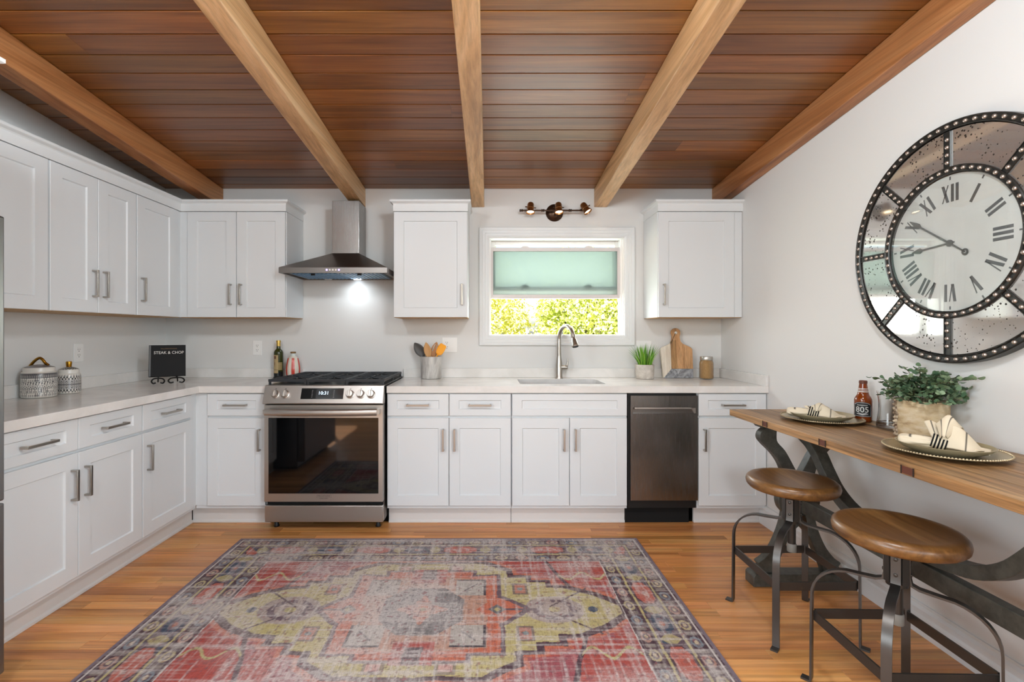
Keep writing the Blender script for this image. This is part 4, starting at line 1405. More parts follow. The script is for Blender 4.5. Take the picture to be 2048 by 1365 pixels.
# ------------------------------------------------------------------ cutting board leaning on the wall
cb = thing('cutting_board', 'paddle cutting board of wood with pale stripe and grey marble corner', 'cutting board', (1.447, 3.752, ZC1 + 0.001))
LM = Matrix.Translation((0, -0.045, 0.0)) @ Matrix.Rotation(R(-6), 4, 'X')
def bpart(name, mt, poly):
    MB().prism(poly, -0.009, 0.009, 'xz').xform(LM).build(name, mt, cb, bevel=0.0015)
bpart('pale_panel', 'board_pale', [(-0.108, 0.004), (-0.1045, 0.0005), (-0.044, 0.0705), (-0.044, 0.268), (-0.066, 0.256), (-0.108, 0.238), (-0.124, 0.222), (-0.124, 0.215)])
bpart('marble_panel', 'marble_grey', [(-0.104, 0.0), (0.118, 0.0), (0.122, 0.004), (0.122, 0.0700), (-0.0435, 0.0700)])
hnd = [(-0.0007, 0.0705)] + [(0.122, 0.0705), (0.122, 0.222), (0.108, 0.236), (0.052, 0.262), (0.034, 0.282), (0.028, 0.312)] + arc(0.0, 0.348, 0.036, -22, 202, 14)
hnd += [(-0.030, 0.318), (-0.034, 0.29), (-0.0007, 0.29)]
bpart('wood_panel', 'board_wood', hnd)
bpart('wood_stripe', 'board_wood_dark', [(-0.0435, 0.0705), (-0.0013, 0.0705), (-0.0013, 0.2895), (-0.034, 0.2895), (-0.0435, 0.2695)])
MB().lathe([(0.010, -0.0095), (0.013, -0.0095), (0.013, 0.0095), (0.010, 0.0095)], 18, (0, 0, 0.348), axis='y', closed=True).xform(LM).build('eyelet', 'stoneware', cb)
MB().lathe([(0.0001, -0.0094), (0.0098, -0.0094), (0.0098, -0.0092), (0.0001, -0.0092)], 16, (0, 0, 0.348), axis='y').xform(LM).build('hole', 'plate_white', cb)
MB().tube([LM @ Vector(p) for p in spline([(0.002, -0.011, 0.348), (-0.010, -0.0125, 0.335), (-0.024, -0.0125, 0.302), (-0.040, -0.0125, 0.268), (-0.046, -0.0125, 0.258)], 5)], 0.0016, 6).build('cord', 'cord_black', cb)

# ------------------------------------------------------------------ jar of grain
jr = thing('grain_jar', 'glass jar of golden grain with silver lid, beside the cutting board', 'jar', (1.634, 3.625, ZC1 + 0.0005))
MB().lathe([(0.042, 0), (0.048, 0.004), (0.0505, 0.012), (0.0505, 0.115), (0.049, 0.128), (0.043, 0.140), (0.041, 0.146), (0.041, 0.158), (0.0392, 0.158), (0.0392, 0.145), (0.0412, 0.138), (0.047, 0.127), (0.0485, 0.115), (0.0485, 0.012), (0.046, 0.006), (0.0001, 0.005)], 40).build('glass', 'clear_glass', jr)
MB().lathe([(0.0001, 0.006), (0.045, 0.007), (0.0480, 0.013), (0.0480, 0.114), (0.0465, 0.126), (0.041, 0.137), (0.0385, 0.145), (0.0001, 0.147)], 40).build('grain', 'grain_fill', jr)
MB().lathe([(0.0445, 0.142), (0.0455, 0.144), (0.0455, 0.166), (0.0435, 0.169), (0.038, 0.170), (0.0001, 0.1695)], 36).build('lid', 'lid_metal', jr)

# ------------------------------------------------------------------ bar table along the clock wall
TX0, TX1, TY0, TY1, TZ = 1.303, 1.812, 0.985, 2.615, 0.851
TC = 1.556
tb = thing('bar_table', 'narrow rustic plank bar table on dark scrolled trestles against the wall', 'table', (TC, 1.80, 0))
rnd = random.Random(5)
cw = (TX1 - TX0) / 4
for i in range(4):
    p = MB()
    p.tint = (0.75, 0.35, 0.6, 0.25)[i]
    p.box(TX0 - TC + i * cw + 0.0006, TX0 - TC + (i + 1) * cw - 0.0006, TY0 - 1.8, TY1 - 1.8, TZ - 0.033, TZ)
    p.build('plank', 'table_wood', tb, bevel=0.002)
for yy, ln in ((2.278, 0.036), (1.886, 0.036), (1.503, 0.044)):
    q = MB().box(TX0 - TC - 0.0015, TX0 - TC + 0.012, yy - 1.8 - ln / 2, yy - 1.8 + ln / 2, TZ - 0.028, TZ - 0.006).build('inlay', 'copper_patch', tb, smooth=False)
    for s in (-1, 1):
        MB().box(TX0 - TC - 0.0022, TX0 - TC - 0.0016, yy - 1.8 + s * ln / 2 - 0.0025, yy - 1.8 + s * ln / 2 + 0.0025, TZ - 0.030, TZ - 0.004).build('groove', 'joint_dark', q, smooth=False)
up_out = spline([(-0.165, 0.79), (-0.192, 0.765), (-0.198, 0.735), (-0.178, 0.705), (-0.128, 0.655), (-0.092, 0.60), (-0.072, 0.535), (-0.072, 0.49)], 4)
blk = spline([(-0.072, 0.488), (-0.098, 0.455), (-0.104, 0.42), (-0.094, 0.385), (-0.074, 0.36)], 3)[1:]
lo_out = spline([(-0.074, 0.358), (-0.084, 0.31), (-0.104, 0.25), (-0.135, 0.185), (-0.175, 0.135), (-0.206, 0.112), (-0.196, 0.094), (-0.208, 0.080), (-0.200, 0.0625)], 3)[1:]
lo_in = spline([(-0.125, 0.0625), (-0.112, 0.10), (-0.076, 0.18), (-0.046, 0.25), (-0.001, 0.30)], 3)
up_in = spline([(-0.001, 0.545), (-0.030, 0.60), (-0.070, 0.672), (-0.108, 0.715), (-0.114, 0.745), (-0.112, 0.79)], 3)
half = up_out + blk + lo_out + lo_in + up_in
for yc in (2.44, 1.16):
    f = MB()
    f.prism(half, yc - 1.8 - 0.022, yc - 1.8 + 0.022, 'xz')
    f.prism([(-a, b) for a, b in half][::-1], yc - 1.8 - 0.022, yc - 1.8 + 0.022, 'xz')
    tr = f.build('trestle', 'iron_paint', tb, bevel=0.002, fix=True, angle=30)
    MB().prism([(-0.222, 0.8175), (-0.222, 0.808), (-0.205, 0.802), (-0.196, 0.7905), (0.196, 0.7905), (0.205, 0.802), (0.222, 0.808), (0.222, 0.8175)], yc - 1.8 - 0.028, yc - 1.8 + 0.028, 'xz').build('cleat', 'iron_paint', tr, bevel=0.001)
    MB().prism([(-0.24, 0.0005), (0.228, 0.0005), (0.228, 0.05), (0.216, 0.0620), (-0.228, 0.0620), (-0.24, 0.05)], yc - 1.8 - 0.04, yc - 1.8 + 0.04, 'xz').build('foot_block', 'iron_paint', tr, bevel=0.003)
MB().box(-0.02, 0.02, 1.16 - 1.8 + 0.0225, 2.44 - 1.8 - 0.0225, 0.380, 0.446).build('stretcher', 'iron_paint', tb, bevel=0.003)
bp = [(0.602, 0.815), (0.585, 0.765), (0.53, 0.735), (0.475, 0.69), (0.425, 0.625), (0.36, 0.555), (0.27, 0.505), (0.15, 0.482), (0.04, 0.474)]
for s in (1, -1):
    MB().tube([(0, s * y_, z_) for y_, z_ in spline(bp, 4)], 0, sect=(0.044, 0.054) if s else None, up=(1, 0, 0)).build('arched_brace', 'iron_paint', tb, bevel=0.002)

# ------------------------------------------------------------------ stools
def make_stool():
    s = thing('bar_stool', 'x', 'stool', (0, 0, 0), 0, 'round wooden bar stools')
    r, zt = 0.178, 0.632
    prof = [(0.0001, zt - 0.050), (r - 0.026, zt - 0.050), (r - 0.012, zt - 0.046), (r - 0.003, zt - 0.036), (r, zt - 0.022), (r - 0.003, zt - 0.010), (r - 0.011, zt - 0.002), (r - 0.022, zt), (r - 0.04, zt - 0.002), (r * 0.6, zt - 0.007), (0.0001, zt - 0.009)]
    MB().lathe(prof, 72).build('seat', 'seat_wood', s, angle=60)
    MB().box(-0.055, 0.055, -0.055, 0.055, zt - 0.0545, zt - 0.0503).build('seat_plate', 'stool_iron', s)
    MB().lathe([(0.014, 0.322), (0.016, 0.324), (0.016, zt - 0.055)], 16).build('screw', 'stool_bolt', s)
    MB().lathe([(0.0178, 0.312), (0.0188, 0.314), (0.0188, 0.345), (0.0165, 0.348)], 16).build('screw_tip', 'rubber_tip', s)
    MB().lathe([(0.0165, 0.440), (0.030, 0.440), (0.030, 0.492), (0.0165, 0.492)], 20, closed=True).build('hub', 'stool_bolt', s)
    for k in range(4):
        a = R(45 + 90 * k)
        M = Matrix.Rotation(a, 4, 'Z')
        # leg: flat bar out from the hub, bending down to the foot
        pts = [(0.031, 0, 0.545), (0.031, 0, 0.475), (0.036, 0, 0.452), (0.055, 0, 0.444), (0.10, 0, 0.440)]
        pts += [(0.115 + 0.122 * math.sin(R(d)), 0, 0.318 + 0.122 * math.cos(R(d))) for d in range(10, 91, 10)]
        pts += [(0.238, 0, 0.20), (0.239, 0, 0.010), (0.241, 0, 0.0045), (0.247, 0, 0.0035), (0.270, 0, 0.0035)]
        lg = MB().tube([M @ Vector(p) for p in pts], 0, sect=(0.026, 0.007), up=M @ Vector((0.7071, 0, 0.7071)))
        # re-make with a true frame: width tangential, thickness in the bending plane
        lg = MB()
        n = len(pts)
        tg = M @ Vector((0, 1, 0))
        vs, fs = [], []
        for i in range(n):
            p0 = Vector(pts[max(0, i - 1)]); p1 = Vector(pts[min(n - 1, i + 1)])
            d = (M @ (p1 - p0)).normalized()
            nn = d.cross(tg).normalized()
            c = M @ Vector(pts[i])
            wd = 0.013
            th = 0.0035
            vs += [c - tg * wd - nn * th, c + tg * wd - nn * th, c + tg * wd + nn * th, c - tg * wd + nn * th]
        for i in range(n - 1):
            for q in range(4):
                q2 = (q + 1) % 4
                fs.append((i * 4 + q, i * 4 + q2, i * 4 + 4 + q2, i * 4 + 4 + q))
        fs += [(3, 2, 1, 0), tuple(range(n * 4 - 4, n * 4))]
        l = lg.add(vs, fs).build('leg', 'stool_iron', s, angle=50)
        for zz in (0.532, 0.482):
            MB().lathe([(0.006, 0.0), (0.0055, 0.003), (0.0001, 0.0045)], 10).xform(M @ Matrix.Translation((0.0346, 0, zz)) @ Matrix.Rotation(R(90), 4, 'Y')).build('rivet', 'stool_bolt', l)
        # strap up to the seat plate
        M2 = Matrix.Rotation(a + R(45), 4, 'Z')
        MB().box(0.030, 0.035, -0.011, 0.011, 0.452, zt - 0.055).xform(M2).build('yoke_strap', 'stool_iron', s)
        # foot rail between this leg and the next
        p = M @ Vector((0.2345, 0, 0)); q = Matrix.Rotation(a + R(90), 4, 'Z') @ Vector((0.2345, 0, 0))
        dd = (q - p).normalized() * 0.008
        MB().tube([(p.x + dd.x, p.y + dd.y, 0.247), (q.x - dd.x, q.y - dd.y, 0.247)], 0, sect=(0.006, 0.034), up=(0, 0, 1)).build('foot_rail', 'stool_iron', s)
    return s
stl = make_stool()
stl.location = (1.320, 2.105, 0)
stl['label'] = 'round wooden iron-legged bar stool farther from the camera, before the trestle'
st2 = copy_tree(stl)
st2.location = (1.336, 1.581, 0)
st2.rotation_euler = (0, 0, R(-1))
st2['label'] = 'round wooden iron-legged bar stool nearer the camera, cut by the bottom edge'

# ------------------------------------------------------------------ round wall clock (local: x right along the wall, y into the wall, z up)
CR_, CI = 0.467, 0.294
ck = thing('wall_clock', 'large round riveted clock with mirrored panels and roman numerals', 'clock', (XR - 0.0005, 1.882, 1.613), -PI / 2)
MB().lathe([(0.0001, -0.012), (CR_ - 0.008, -0.012), (CR_ - 0.008, -0.002), (0.0001, -0.002)], 96, axis='y').build('back_plate', 'clock_iron', ck)
def ring(name, r0, r1, y0, nr):
    rr = MB().lathe([(r0, y0 + 0.016), (r0, y0 - 0.003), (r0 + 0.003, y0 - 0.006), (r0 + 0.0055, y0 - 0.003), (r0 + 0.007, y0), (r1 - 0.007, y0), (r1 - 0.0055, y0 - 0.003), (r1 - 0.003, y0 - 0.006), (r1, y0 - 0.003), (r1, -0.002 if r1 > 0.4 else y0 + 0.016)], 120, axis='y', closed=True).build(name, 'clock_iron', ck)
    rm = (r0 + r1) / 2
    for i in range(nr):
        a = 2 * PI * (i + 0.5) / nr
        o = link('rivet', RIVET, rr)
        o.location = (rm * math.cos(a), y0 - 0.0003, rm * math.sin(a))
    return rr
RIVET = MB().lathe([(0.0082, 0.0), (0.0078, -0.003), (0.0055, -0.006), (0.0001, -0.0075)], 12, axis='y').mesh('rivet', 'rivet')
ring('outer_rim', CR_ - 0.030, CR_, -0.034, 78)
ring('inner_rim', CI - 0.026, CI, -0.034, 54)
for k in range(8):
    a0 = 45 * k + 0.2
    a1 = 45 * k + 44.8
    n = 12
    pts = [((CR_ - 0.034) * math.cos(R(a0 + (a1 - a0) * i / n)), (CR_ - 0.034) * math.sin(R(a0 + (a1 - a0) * i / n))) for i in range(n + 1)]
    pts += [((CI - 0.002) * math.cos(R(a1 + (a0 - a1) * i / n)), (CI - 0.002) * math.sin(R(a1 + (a0 - a1) * i / n))) for i in range(n + 1)]
    MB().prism(pts, -0.030, -0.013, 'xz').build('mirror_panel', 'antique_mirror', ck, smooth=False)
    M = Matrix.Rotation(R(-45 * k), 4, 'Y')
    sp = MB().box(CI - 0.003, CR_ - 0.033, -0.033, -0.0303, -0.013, 0.013)
    sp.box(CI - 0.003, CR_ - 0.033, -0.0365, -0.033, -0.013, -0.0105).box(CI - 0.003, CR_ - 0.033, -0.0365, -0.033, 0.0105, 0.013)
    so = sp.xform(M).build('spoke', 'clock_iron', ck)
    for i in range(4):
        o = link('rivet', RIVET, so)
        rr = CI + 0.018 + i * 0.030
        o.location = M @ Vector((rr, -0.0333, 0))
dl = MB().lathe([(0.0001, -0.0225), (CI - 0.029, -0.0225), (CI - 0.029, -0.013), (0.0001, -0.013)], 96, axis='y').build('dial', 'dial_paper', ck)
# numerals made of strokes
ADV = {'I': 0.019, 'V': 0.036, 'X': 0.038}
H_ = 0.068
def strokes(word):
    tot = sum(ADV[c] for c in word)
    x = -tot / 2
    out = []
    def quad(x0, x1, w_):
        out.append([(x0 - w_ / 2, H_ / 2), (x0 + w_ / 2, H_ / 2), (x1 + w_ / 2, -H_ / 2), (x1 - w_ / 2, -H_ / 2)])
    for c in word:
        a = ADV[c]
        if c == 'I':
            quad(x + a / 2, x + a / 2, 0.0115)
        elif c == 'V':
            quad(x + 0.008, x + a / 2, 0.012)
            quad(x + a - 0.006, x + a / 2 + 0.001, 0.0045)
        else:
            quad(x + 0.008, x + a - 0.009, 0.012)
            quad(x + a - 0.008, x + 0.007, 0.0045)
        x += a
    return out
for i, word in enumerate(['XII', 'I', 'II', 'III', 'IV', 'V', 'VI', 'VII', 'VIII', 'IX', 'X', 'XI']):
    th = R(30 * i)
    nm = MB()
    for q in strokes(word):
        pl = []
        for (a, b) in q:
            rr = 0.194 + b
            pl.append((rr * math.sin(th) + a * math.cos(th), rr * math.cos(th) - a * math.sin(th)))
        nm.prism(pl, -0.0232, -0.0228, 'xz')
    pl = [((rr) * math.sin(th) + a * math.cos(th), rr * math.cos(th) - a * math.sin(th)) for a, rr in ((-0.003, 0.259), (0.003, 0.259), (0.003, 0.246), (-0.003, 0.246))]
    nm.prism(pl, -0.0232, -0.0228, 'xz')
    o = nm.build('numeral', 'numeral', dl, smooth=False)
def hand(name, ang, L, y0, tail):
    th = R(ang)
    h = MB()
    poly = [(-0.0025, -tail), (0.0025, -tail), (0.004, 0.0), (0.0035, L * 0.70), (0.011, L * 0.76), (0.009, L * 0.84), (0.0015, L), (-0.0015, L), (-0.009, L * 0.84), (-0.011, L * 0.76), (-0.0035, L * 0.70), (-0.004, 0.0)]
    h.prism([(b * math.sin(th) + a * math.cos(th), b * math.cos(th) - a * math.sin(th)) for a, b in poly], y0 - 0.0012, y0, 'xz')
    if tail > 0.03:
        h.lathe([(0.006, y0 - 0.0012), (0.013, y0 - 0.0012), (0.013, y0), (0.006, y0)], 20, (-tail * math.sin(th), 0, -tail * math.cos(th)), axis='y', closed=True)
    h.build(name, 'hand_iron', dl)
hand('hour_hand', 266, 0.168, -0.0245, 0.02)
hand('minute_hand', 305, 0.214, -0.0262, 0.076)
MB().lathe([(0.013, -0.0232), (0.013, -0.0278), (0.008, -0.030), (0.0001, -0.0305)], 20, axis='y').build('hub', 'hand_iron', dl)
MB().lathe([(0.0001, -0.0330), (CI - 0.0285, -0.0330), (CI - 0.0285, -0.0322), (0.0001, -0.0322)], 64, axis='y').build('dial_glass', 'clock_glass', ck)

# ------------------------------------------------------------------ table settings
def charger(label, x, y):
    o = thing('charger_plate', label, 'plate', (x, y, TZ + 0.0005), 0, 'pewter charger plates')
    prof = [(0.0001, 0.004), (0.10, 0.004), (0.118, 0.006), (0.130, 0.012), (0.160, 0.0165), (0.166, 0.0175), (0.166, 0.0155), (0.158, 0.0135), (0.128, 0.008), (0.105, 0.0), (0.0001, 0.0)]
    MB().lathe(prof, 96).build('dish', 'pewter', o)
    bd = MB()
    for i in range(120):
        a = 2 * PI * i / 120
        bd.ball((0.1625 * math.cos(a), 0.1625 * math.sin(a), 0.0172), 0.0034, 6, 4)
    b = bd.build('beaded_rim', 'pewter', o)
    b['kind'] = 'stuff'
    return o
def plate(label, x, y):
    o = thing('dinner_plate', label, 'plate', (x, y, TZ + 0.005), 0, 'olive stoneware dinner plates')
    prof = [(0.0001, 0.009), (0.075, 0.009), (0.100, 0.014), (0.118, 0.024), (0.126, 0.031), (0.128, 0.0305), (0.126, 0.027), (0.110, 0.013), (0.085, 0.004), (0.080, 0.0), (0.0001, 0.0)]
    MB().lathe(prof, 96).build('dish', 'stoneware', o)
    return o
FPX, FPY, NPX, NPY = 1.562, 2.270, 1.553, 1.650
charger('pewter charger plate at the far setting, beside the beer bottle', FPX, FPY)
charger('pewter charger plate at the near setting, beside the birch planter', NPX, NPY)
plate('olive dinner plate at the far setting, beside the beer bottle', FPX, FPY)
plate('olive dinner plate at the near setting, beside the birch planter', NPX, NPY)
NAP, NLINE = C(218, 206, 182), C(40, 38, 40)
def sheet(name, parent, fn, nu=26, nv=18, lines=()):
    vs, fs, cs = [], [], []
    for i in range(nu + 1):
        for j in range(nv + 1):
            u, v = i / nu, j / nv
            vs.append(fn(u, v))
            c = NAP
            for (kind, pos, wd) in lines:
                if abs((u if kind == 'u' else v) - pos) < wd:
                    c = NLINE
            cs.append(c)
    for i in range(nu):
        for j in range(nv):
            a = i * (nv + 1) + j
            fs.append((a, a + 1, a + nv + 2, a + nv + 1))
    o = MB().add(vs, fs, cs).build(name, 'cloth_print', parent, fix=False, angle=80)
    s = o.modifiers.new('thick', 'SOLIDIFY')
    s.thickness = 0.0022
    s.offset = 0
    return o
def napkin(label, x, y, z, rot, big):
    o = thing('napkin', label, 'napkin', (x, y, z), rot, 'rolled napkins on the plates')
    k = 1.0 if big else 0.8
    # rolled end, left of the ring
    prof = [(-0.108, 0.004), (-0.106, 0.012), (-0.098, 0.0185), (-0.08, 0.0215), (-0.055, 0.0225), (-0.03, 0.020), (-0.012, 0.0165), (0.006, 0.0155)]
    pr = spline(prof, 4)
    vs, fs, cs = [], [], []
    N = 40
    for i, (xx, rr) in enumerate(pr):
        for j in range(N):
            a = 2 * PI * j / N
            w_ = rr * (1 + 0.10 * math.sin(5 * a + xx * 40) + 0.05 * math.sin(11 * a - xx * 70))
            vs.append((xx, w_ * math.cos(a) * 1.15, 0.021 + w_ * math.sin(a) * 0.92))
            cs.append(NLINE if (j in (11,) and i % 9 < 5) or (abs(xx + 0.074) < 0.0018 and 4 < j < 16) else NAP)
    for i in range(len(pr) - 1):
        for j in range(N):
            j2 = (j + 1) % N
            fs.append((i * N + j, i * N + j2, i * N + N + j2, i * N + N + j))
    fs += [tuple(range(N)), tuple(range(len(pr) * N - N, len(pr) * N))]
    MB().add(vs, fs, cs).build('rolled_end', 'cloth_print', o, angle=80)
    # striped ring
    rp = [(0.0225, -0.020), (0.024, -0.0195)] + [(0.0245, -0.018 + 0.036 * i / 36) for i in range(37)] + [(0.024, 0.0195), (0.0225, 0.020)]
    M = Matrix.Translation((0.0, 0, 0.0235)) @ Matrix.Rotation(R(14), 4, 'Y')
    MB().lathe(rp, 40, axis='x', closed=True, colf=lambda a, h, r: C(24, 24, 26) if int((h + 0.02) / 0.0045) % 2 == 0 else C(206, 196, 172)).xform(M).build('napkin_ring', 'cloth_print', o)
    # cloth beyond the ring: a long flap on the plate, a puffed fold and a short upright fold
    def flap(u, v):
        top = 0.026 + (0.062 if big else 0.030) * math.sin(PI * min(1.0, u * 1.25 + 0.02) ** 0.8) * (1 - 0.35 * u) - 0.012 * u
        z_ = 0.004 + (top - 0.004) * v
        return (0.008 + 0.112 * u + 0.006 * v * u, -0.018 + 0.046 * v * u + 0.006 * math.sin(u * 9 + v * 2) * u - 0.016 * u * (1 - v), z_ + 0.008 * (1 - u))
    sheet('spread_flap', o, flap, 34, 20, lines=(('u', 0.50, 0.008), ('u', 0.86, 0.006)))
    def under(u, v):
        return (0.010 + 0.098 * u, -0.014 - 0.012 * u + (0.03 + 0.05 * u) * v, 0.010 + 0.006 * math.sin(u * 8 + v * 5) * u + 0.008 * (1 - u))
    sheet('lower_flap', o, under, 24, 12, lines=(('v', 0.3, 0.02),))
    H = 1.0 if big else 0.48
    def puff(u, v):
        f = v - 0.5
        arch_ = math.sin(PI * (0.10 + 0.78 * u))
        w_ = 0.018 + 0.046 * min(1.0, u * 2.2)
        dome = 1 - 1.5 * f * f
        return (0.012 + w_ * f + 0.022 * u, -0.020 + 0.060 * u - 0.012 * math.cos(f * PI) * (1 - u) + 0.005 * math.sin(v * 11 + u * 4) * u,
                0.022 + (0.092 * arch_ * dome + 0.004 * math.sin(v * 9 + u * 6)) * H)
    sheet('puffed_fold', o, puff, 34, 24, lines=(('v', 0.26, 0.016), ('v', 0.66, 0.012)))
    def left(u, v):
        f = v - 0.5
        w_ = 0.020 + 0.022 * u
        return (-0.002 - 0.012 * u + w_ * f * 1.2, 0.012 + 0.020 * u - 0.006 * math.cos(f * PI), 0.026 + (0.060 * u + 0.006 * math.sin(v * 5)) * (1.0 if big else 0.35))
    sheet('upright_fold', o, left, 20, 14, lines=(('v', 0.34, 0.02),))
    return o
napkin('cream striped napkin with tall puffed folds on the near plate', NPX - 0.012, NPY + 0.004, TZ + 0.0145, R(-43), True)
napkin('flat cream striped napkin roll on the far plate', FPX - 0.03, FPY + 0.01, TZ + 0.0145, R(-33), False)

# beer bottle
bb = thing('beer_bottle', 'brown beer bottle with black label beside the glass vase', 'bottle', (1.742, 2.248, TZ + 0.0005))
MB().lathe([(0.028, 0), (0.032, 0.003), (0.034, 0.010), (0.0345, 0.098), (0.0335, 0.106), (0.029, 0.116), (0.0235, 0.124), (0.021, 0.134), (0.0165, 0.165), (0.0145, 0.180), (0.0001, 0.1802)], 40).build('glass', 'amber_glass', bb)
MB().lathe([(0.0150, 0.1765), (0.0165, 0.1775), (0.0165, 0.188), (0.014, 0.191), (0.0001, 0.1912)], 24).build('cap', 'copper_patch', bb)
FACE = math.atan2(-2.248, -1.742) - R(6)
def wrap(pts, r, out=0.0):
    return [((r + out + zz) * math.cos(FACE + x / r), (r + out + zz) * math.sin(FACE + x / r), y) for x, y, zz in pts]
lb = MB()
outl = [(-0.038, 0.026), (0.038, 0.026), (0.038, 0.074)] + [(0.038 * math.cos(R(a)), 0.074 + 0.020 * math.sin(R(a))) for a in range(15, 166, 15)] + [(-0.038, 0.074)]
n = 24
vs, fs = [], []
for i in range(n + 1):
    x = -0.038 + 0.076 * i / n
    top = 0.074 + 0.020 * math.sqrt(max(0, 1 - (x / 0.038) ** 2))
    for zz in (0.0001, 0.0005):
        for y in (0.026, top):
            vs.append((x, y, zz))
for i in range(n):
    a = i * 4
    fs += [(a, a + 4, a + 5, a + 1), (a + 2, a + 3, a + 7, a + 6), (a, a + 2, a + 6, a + 4), (a + 1, a + 5, a + 7, a + 3)]
MB().add(wrap(vs, 0.0345), fs).build('label_print', 'label_black', bb)
ln = MB()
def strip_on(x0, y0, x1, y1, wd):
    m_ = 10
    vs, fs = [], []
    dx, dy = x1 - x0, y1 - y0
    L = math.hypot(dx, dy)
    nx, ny = -dy / L * wd / 2, dx / L * wd / 2
    for i in range(m_ + 1):
        t_ = i / m_
        vs += [(x0 + dx * t_ + nx, y0 + dy * t_ + ny, 0.0008), (x0 + dx * t_ - nx, y0 + dy * t_ - ny, 0.0008)]
    for i in range(m_):
        fs.append((2 * i, 2 * i + 1, 2 * i + 3, 2 * i + 2))
    ln.add(wrap(vs, 0.0345), fs)
strip_on(-0.035, 0.029, 0.035, 0.029, 0.0012)
strip_on(0.035, 0.029, 0.035, 0.076, 0.0012)
strip_on(-0.035, 0.029, -0.035, 0.076, 0.0012)
for a in range(20, 160, 14):
    strip_on(0.035 * math.cos(R(a)), 0.074 + 0.017 * math.sin(R(a)), 0.035 * math.cos(R(a + 14)), 0.074 + 0.017 * math.sin(R(a + 14)), 0.0012)
ln.build('label_border', 'label_white', bb, fix=False)
vs, fs = text_geo('805', 0.036, 0.0002, 0.95)
MB().add(wrap([(-x, y + 0.058, zz + 0.0009) if False else (x, y + 0.058, zz + 0.0009) for x, y, zz in vs], 0.0345), fs).build('label_number', 'label_white', bb, smooth=False)
ln = MB()
for (x0, y0, x1, y1) in ((-0.022, 0.040, 0.0, 0.035), (0.0, 0.035, 0.022, 0.040), (-0.016, 0.043, 0.0, 0.039), (0.0, 0.039, 0.016, 0.043), (-0.02, 0.079, 0.02, 0.079)):
    strip_on(x0, y0, x1, y1, 0.0022)
ln.build('label_flourish', 'label_white', bb, fix=False)
for z0, z1, r0, r1 in ((0.138, 0.142, 0.0206, 0.0200), (0.146, 0.148, 0.0196, 0.0194), (0.152, 0.155, 0.0187, 0.0184)):
    MB().lathe([(r0, z0), (r0 + 0.0004, z0), (r1 + 0.0004, z1), (r1, z1)], 28, closed=True).build('neck_band', 'label_white', bb)

# heavy glass vase
gv = thing('glass_vase', 'empty clear glass vase between beer bottle and birch planter', 'vase', (1.752, 2.115, TZ + 0.0005))
op = spline([(0.043, 0.0), (0.0445, 0.008), (0.042, 0.03), (0.0375, 0.07), (0.0375, 0.11), (0.041, 0.14), (0.0445, 0.155)], 4)
ip = spline([(0.042, 0.155), (0.0385, 0.138), (0.0345, 0.11), (0.0340, 0.07), (0.0365, 0.035), (0.035, 0.022), (0.0001, 0.019)], 4)
MB().lathe([(0.0001, 0.0)] + op + ip, 48).build('glass', 'heavy_glass', gv)

# ------------------------------------------------------------------ birch planter with eucalyptus
bpx, bpy_ = 1.702, 1.900
bp_ = thing('birch_planter', 'birch bark planter of leafy eucalyptus between vase and near plate', 'plant', (bpx, bpy_, TZ + 0.0005))
prof = [(0.079, 0), (0.081, 0.002), (0.082, 0.05), (0.0825, 0.1), (0.083, 0.147), (0.0815, 0.149), (0.078, 0.148), (0.077, 0.13), (0.0001, 0.13)]
MB().lathe(prof, 48).build('bark_pot', 'birch', bp_)
va = math.atan2(-bpy_, -bpx)
sa = va - R(70)
pts = spline([(0.0835 * math.cos(sa + 0.05 * math.sin(i * 2.1)), 0.0835 * math.sin(sa + 0.05 * math.sin(i * 2.1)), 0.004 + 0.0205 * i) for i in range(8)], 4)
MB().tube(pts, [0.006 + 0.0035 * math.sin(i * 1.9) for i in range(len(pts))], 8).build('bark_seam', 'bark_ridge', bp_)
pts = spline([(0.0832 * math.cos(sa + 0.13 + 0.06 * math.sin(i * 1.7 + 1)), 0.0832 * math.sin(sa + 0.13 + 0.06 * math.sin(i * 1.7 + 1)), 0.004 + 0.0205 * i) for i in range(8)], 4)
MB().tube(pts, [0.004 + 0.002 * math.sin(i * 2.3) for i in range(len(pts))], 8).build('bark_seam', 'bark_ridge', bp_)
MB().lathe([(0.0765, 0.1305), (0.05, 0.136), (0.0001, 0.138)], 24).build('soil', 'soil', bp_)
LEAF = []
for mt in ('leaf_a', 'leaf_b', 'leaf_c'):
    vs = [(0, 0, 0)]
    for i in range(10):
        a = 2 * PI * i / 10
        vs.append((0.013 + 0.0125 * math.cos(a), 0.0105 * math.sin(a), 0.0025 * math.cos(2 * a)))
    LEAF.append(MB().add([(0.013, 0, -0.002)] + vs[1:], [(0, 1 + i, 1 + (i + 1) % 10) for i in range(10)]).mesh('leaf', mt, fix=False))
rnd = random.Random(21)
SPR = 26
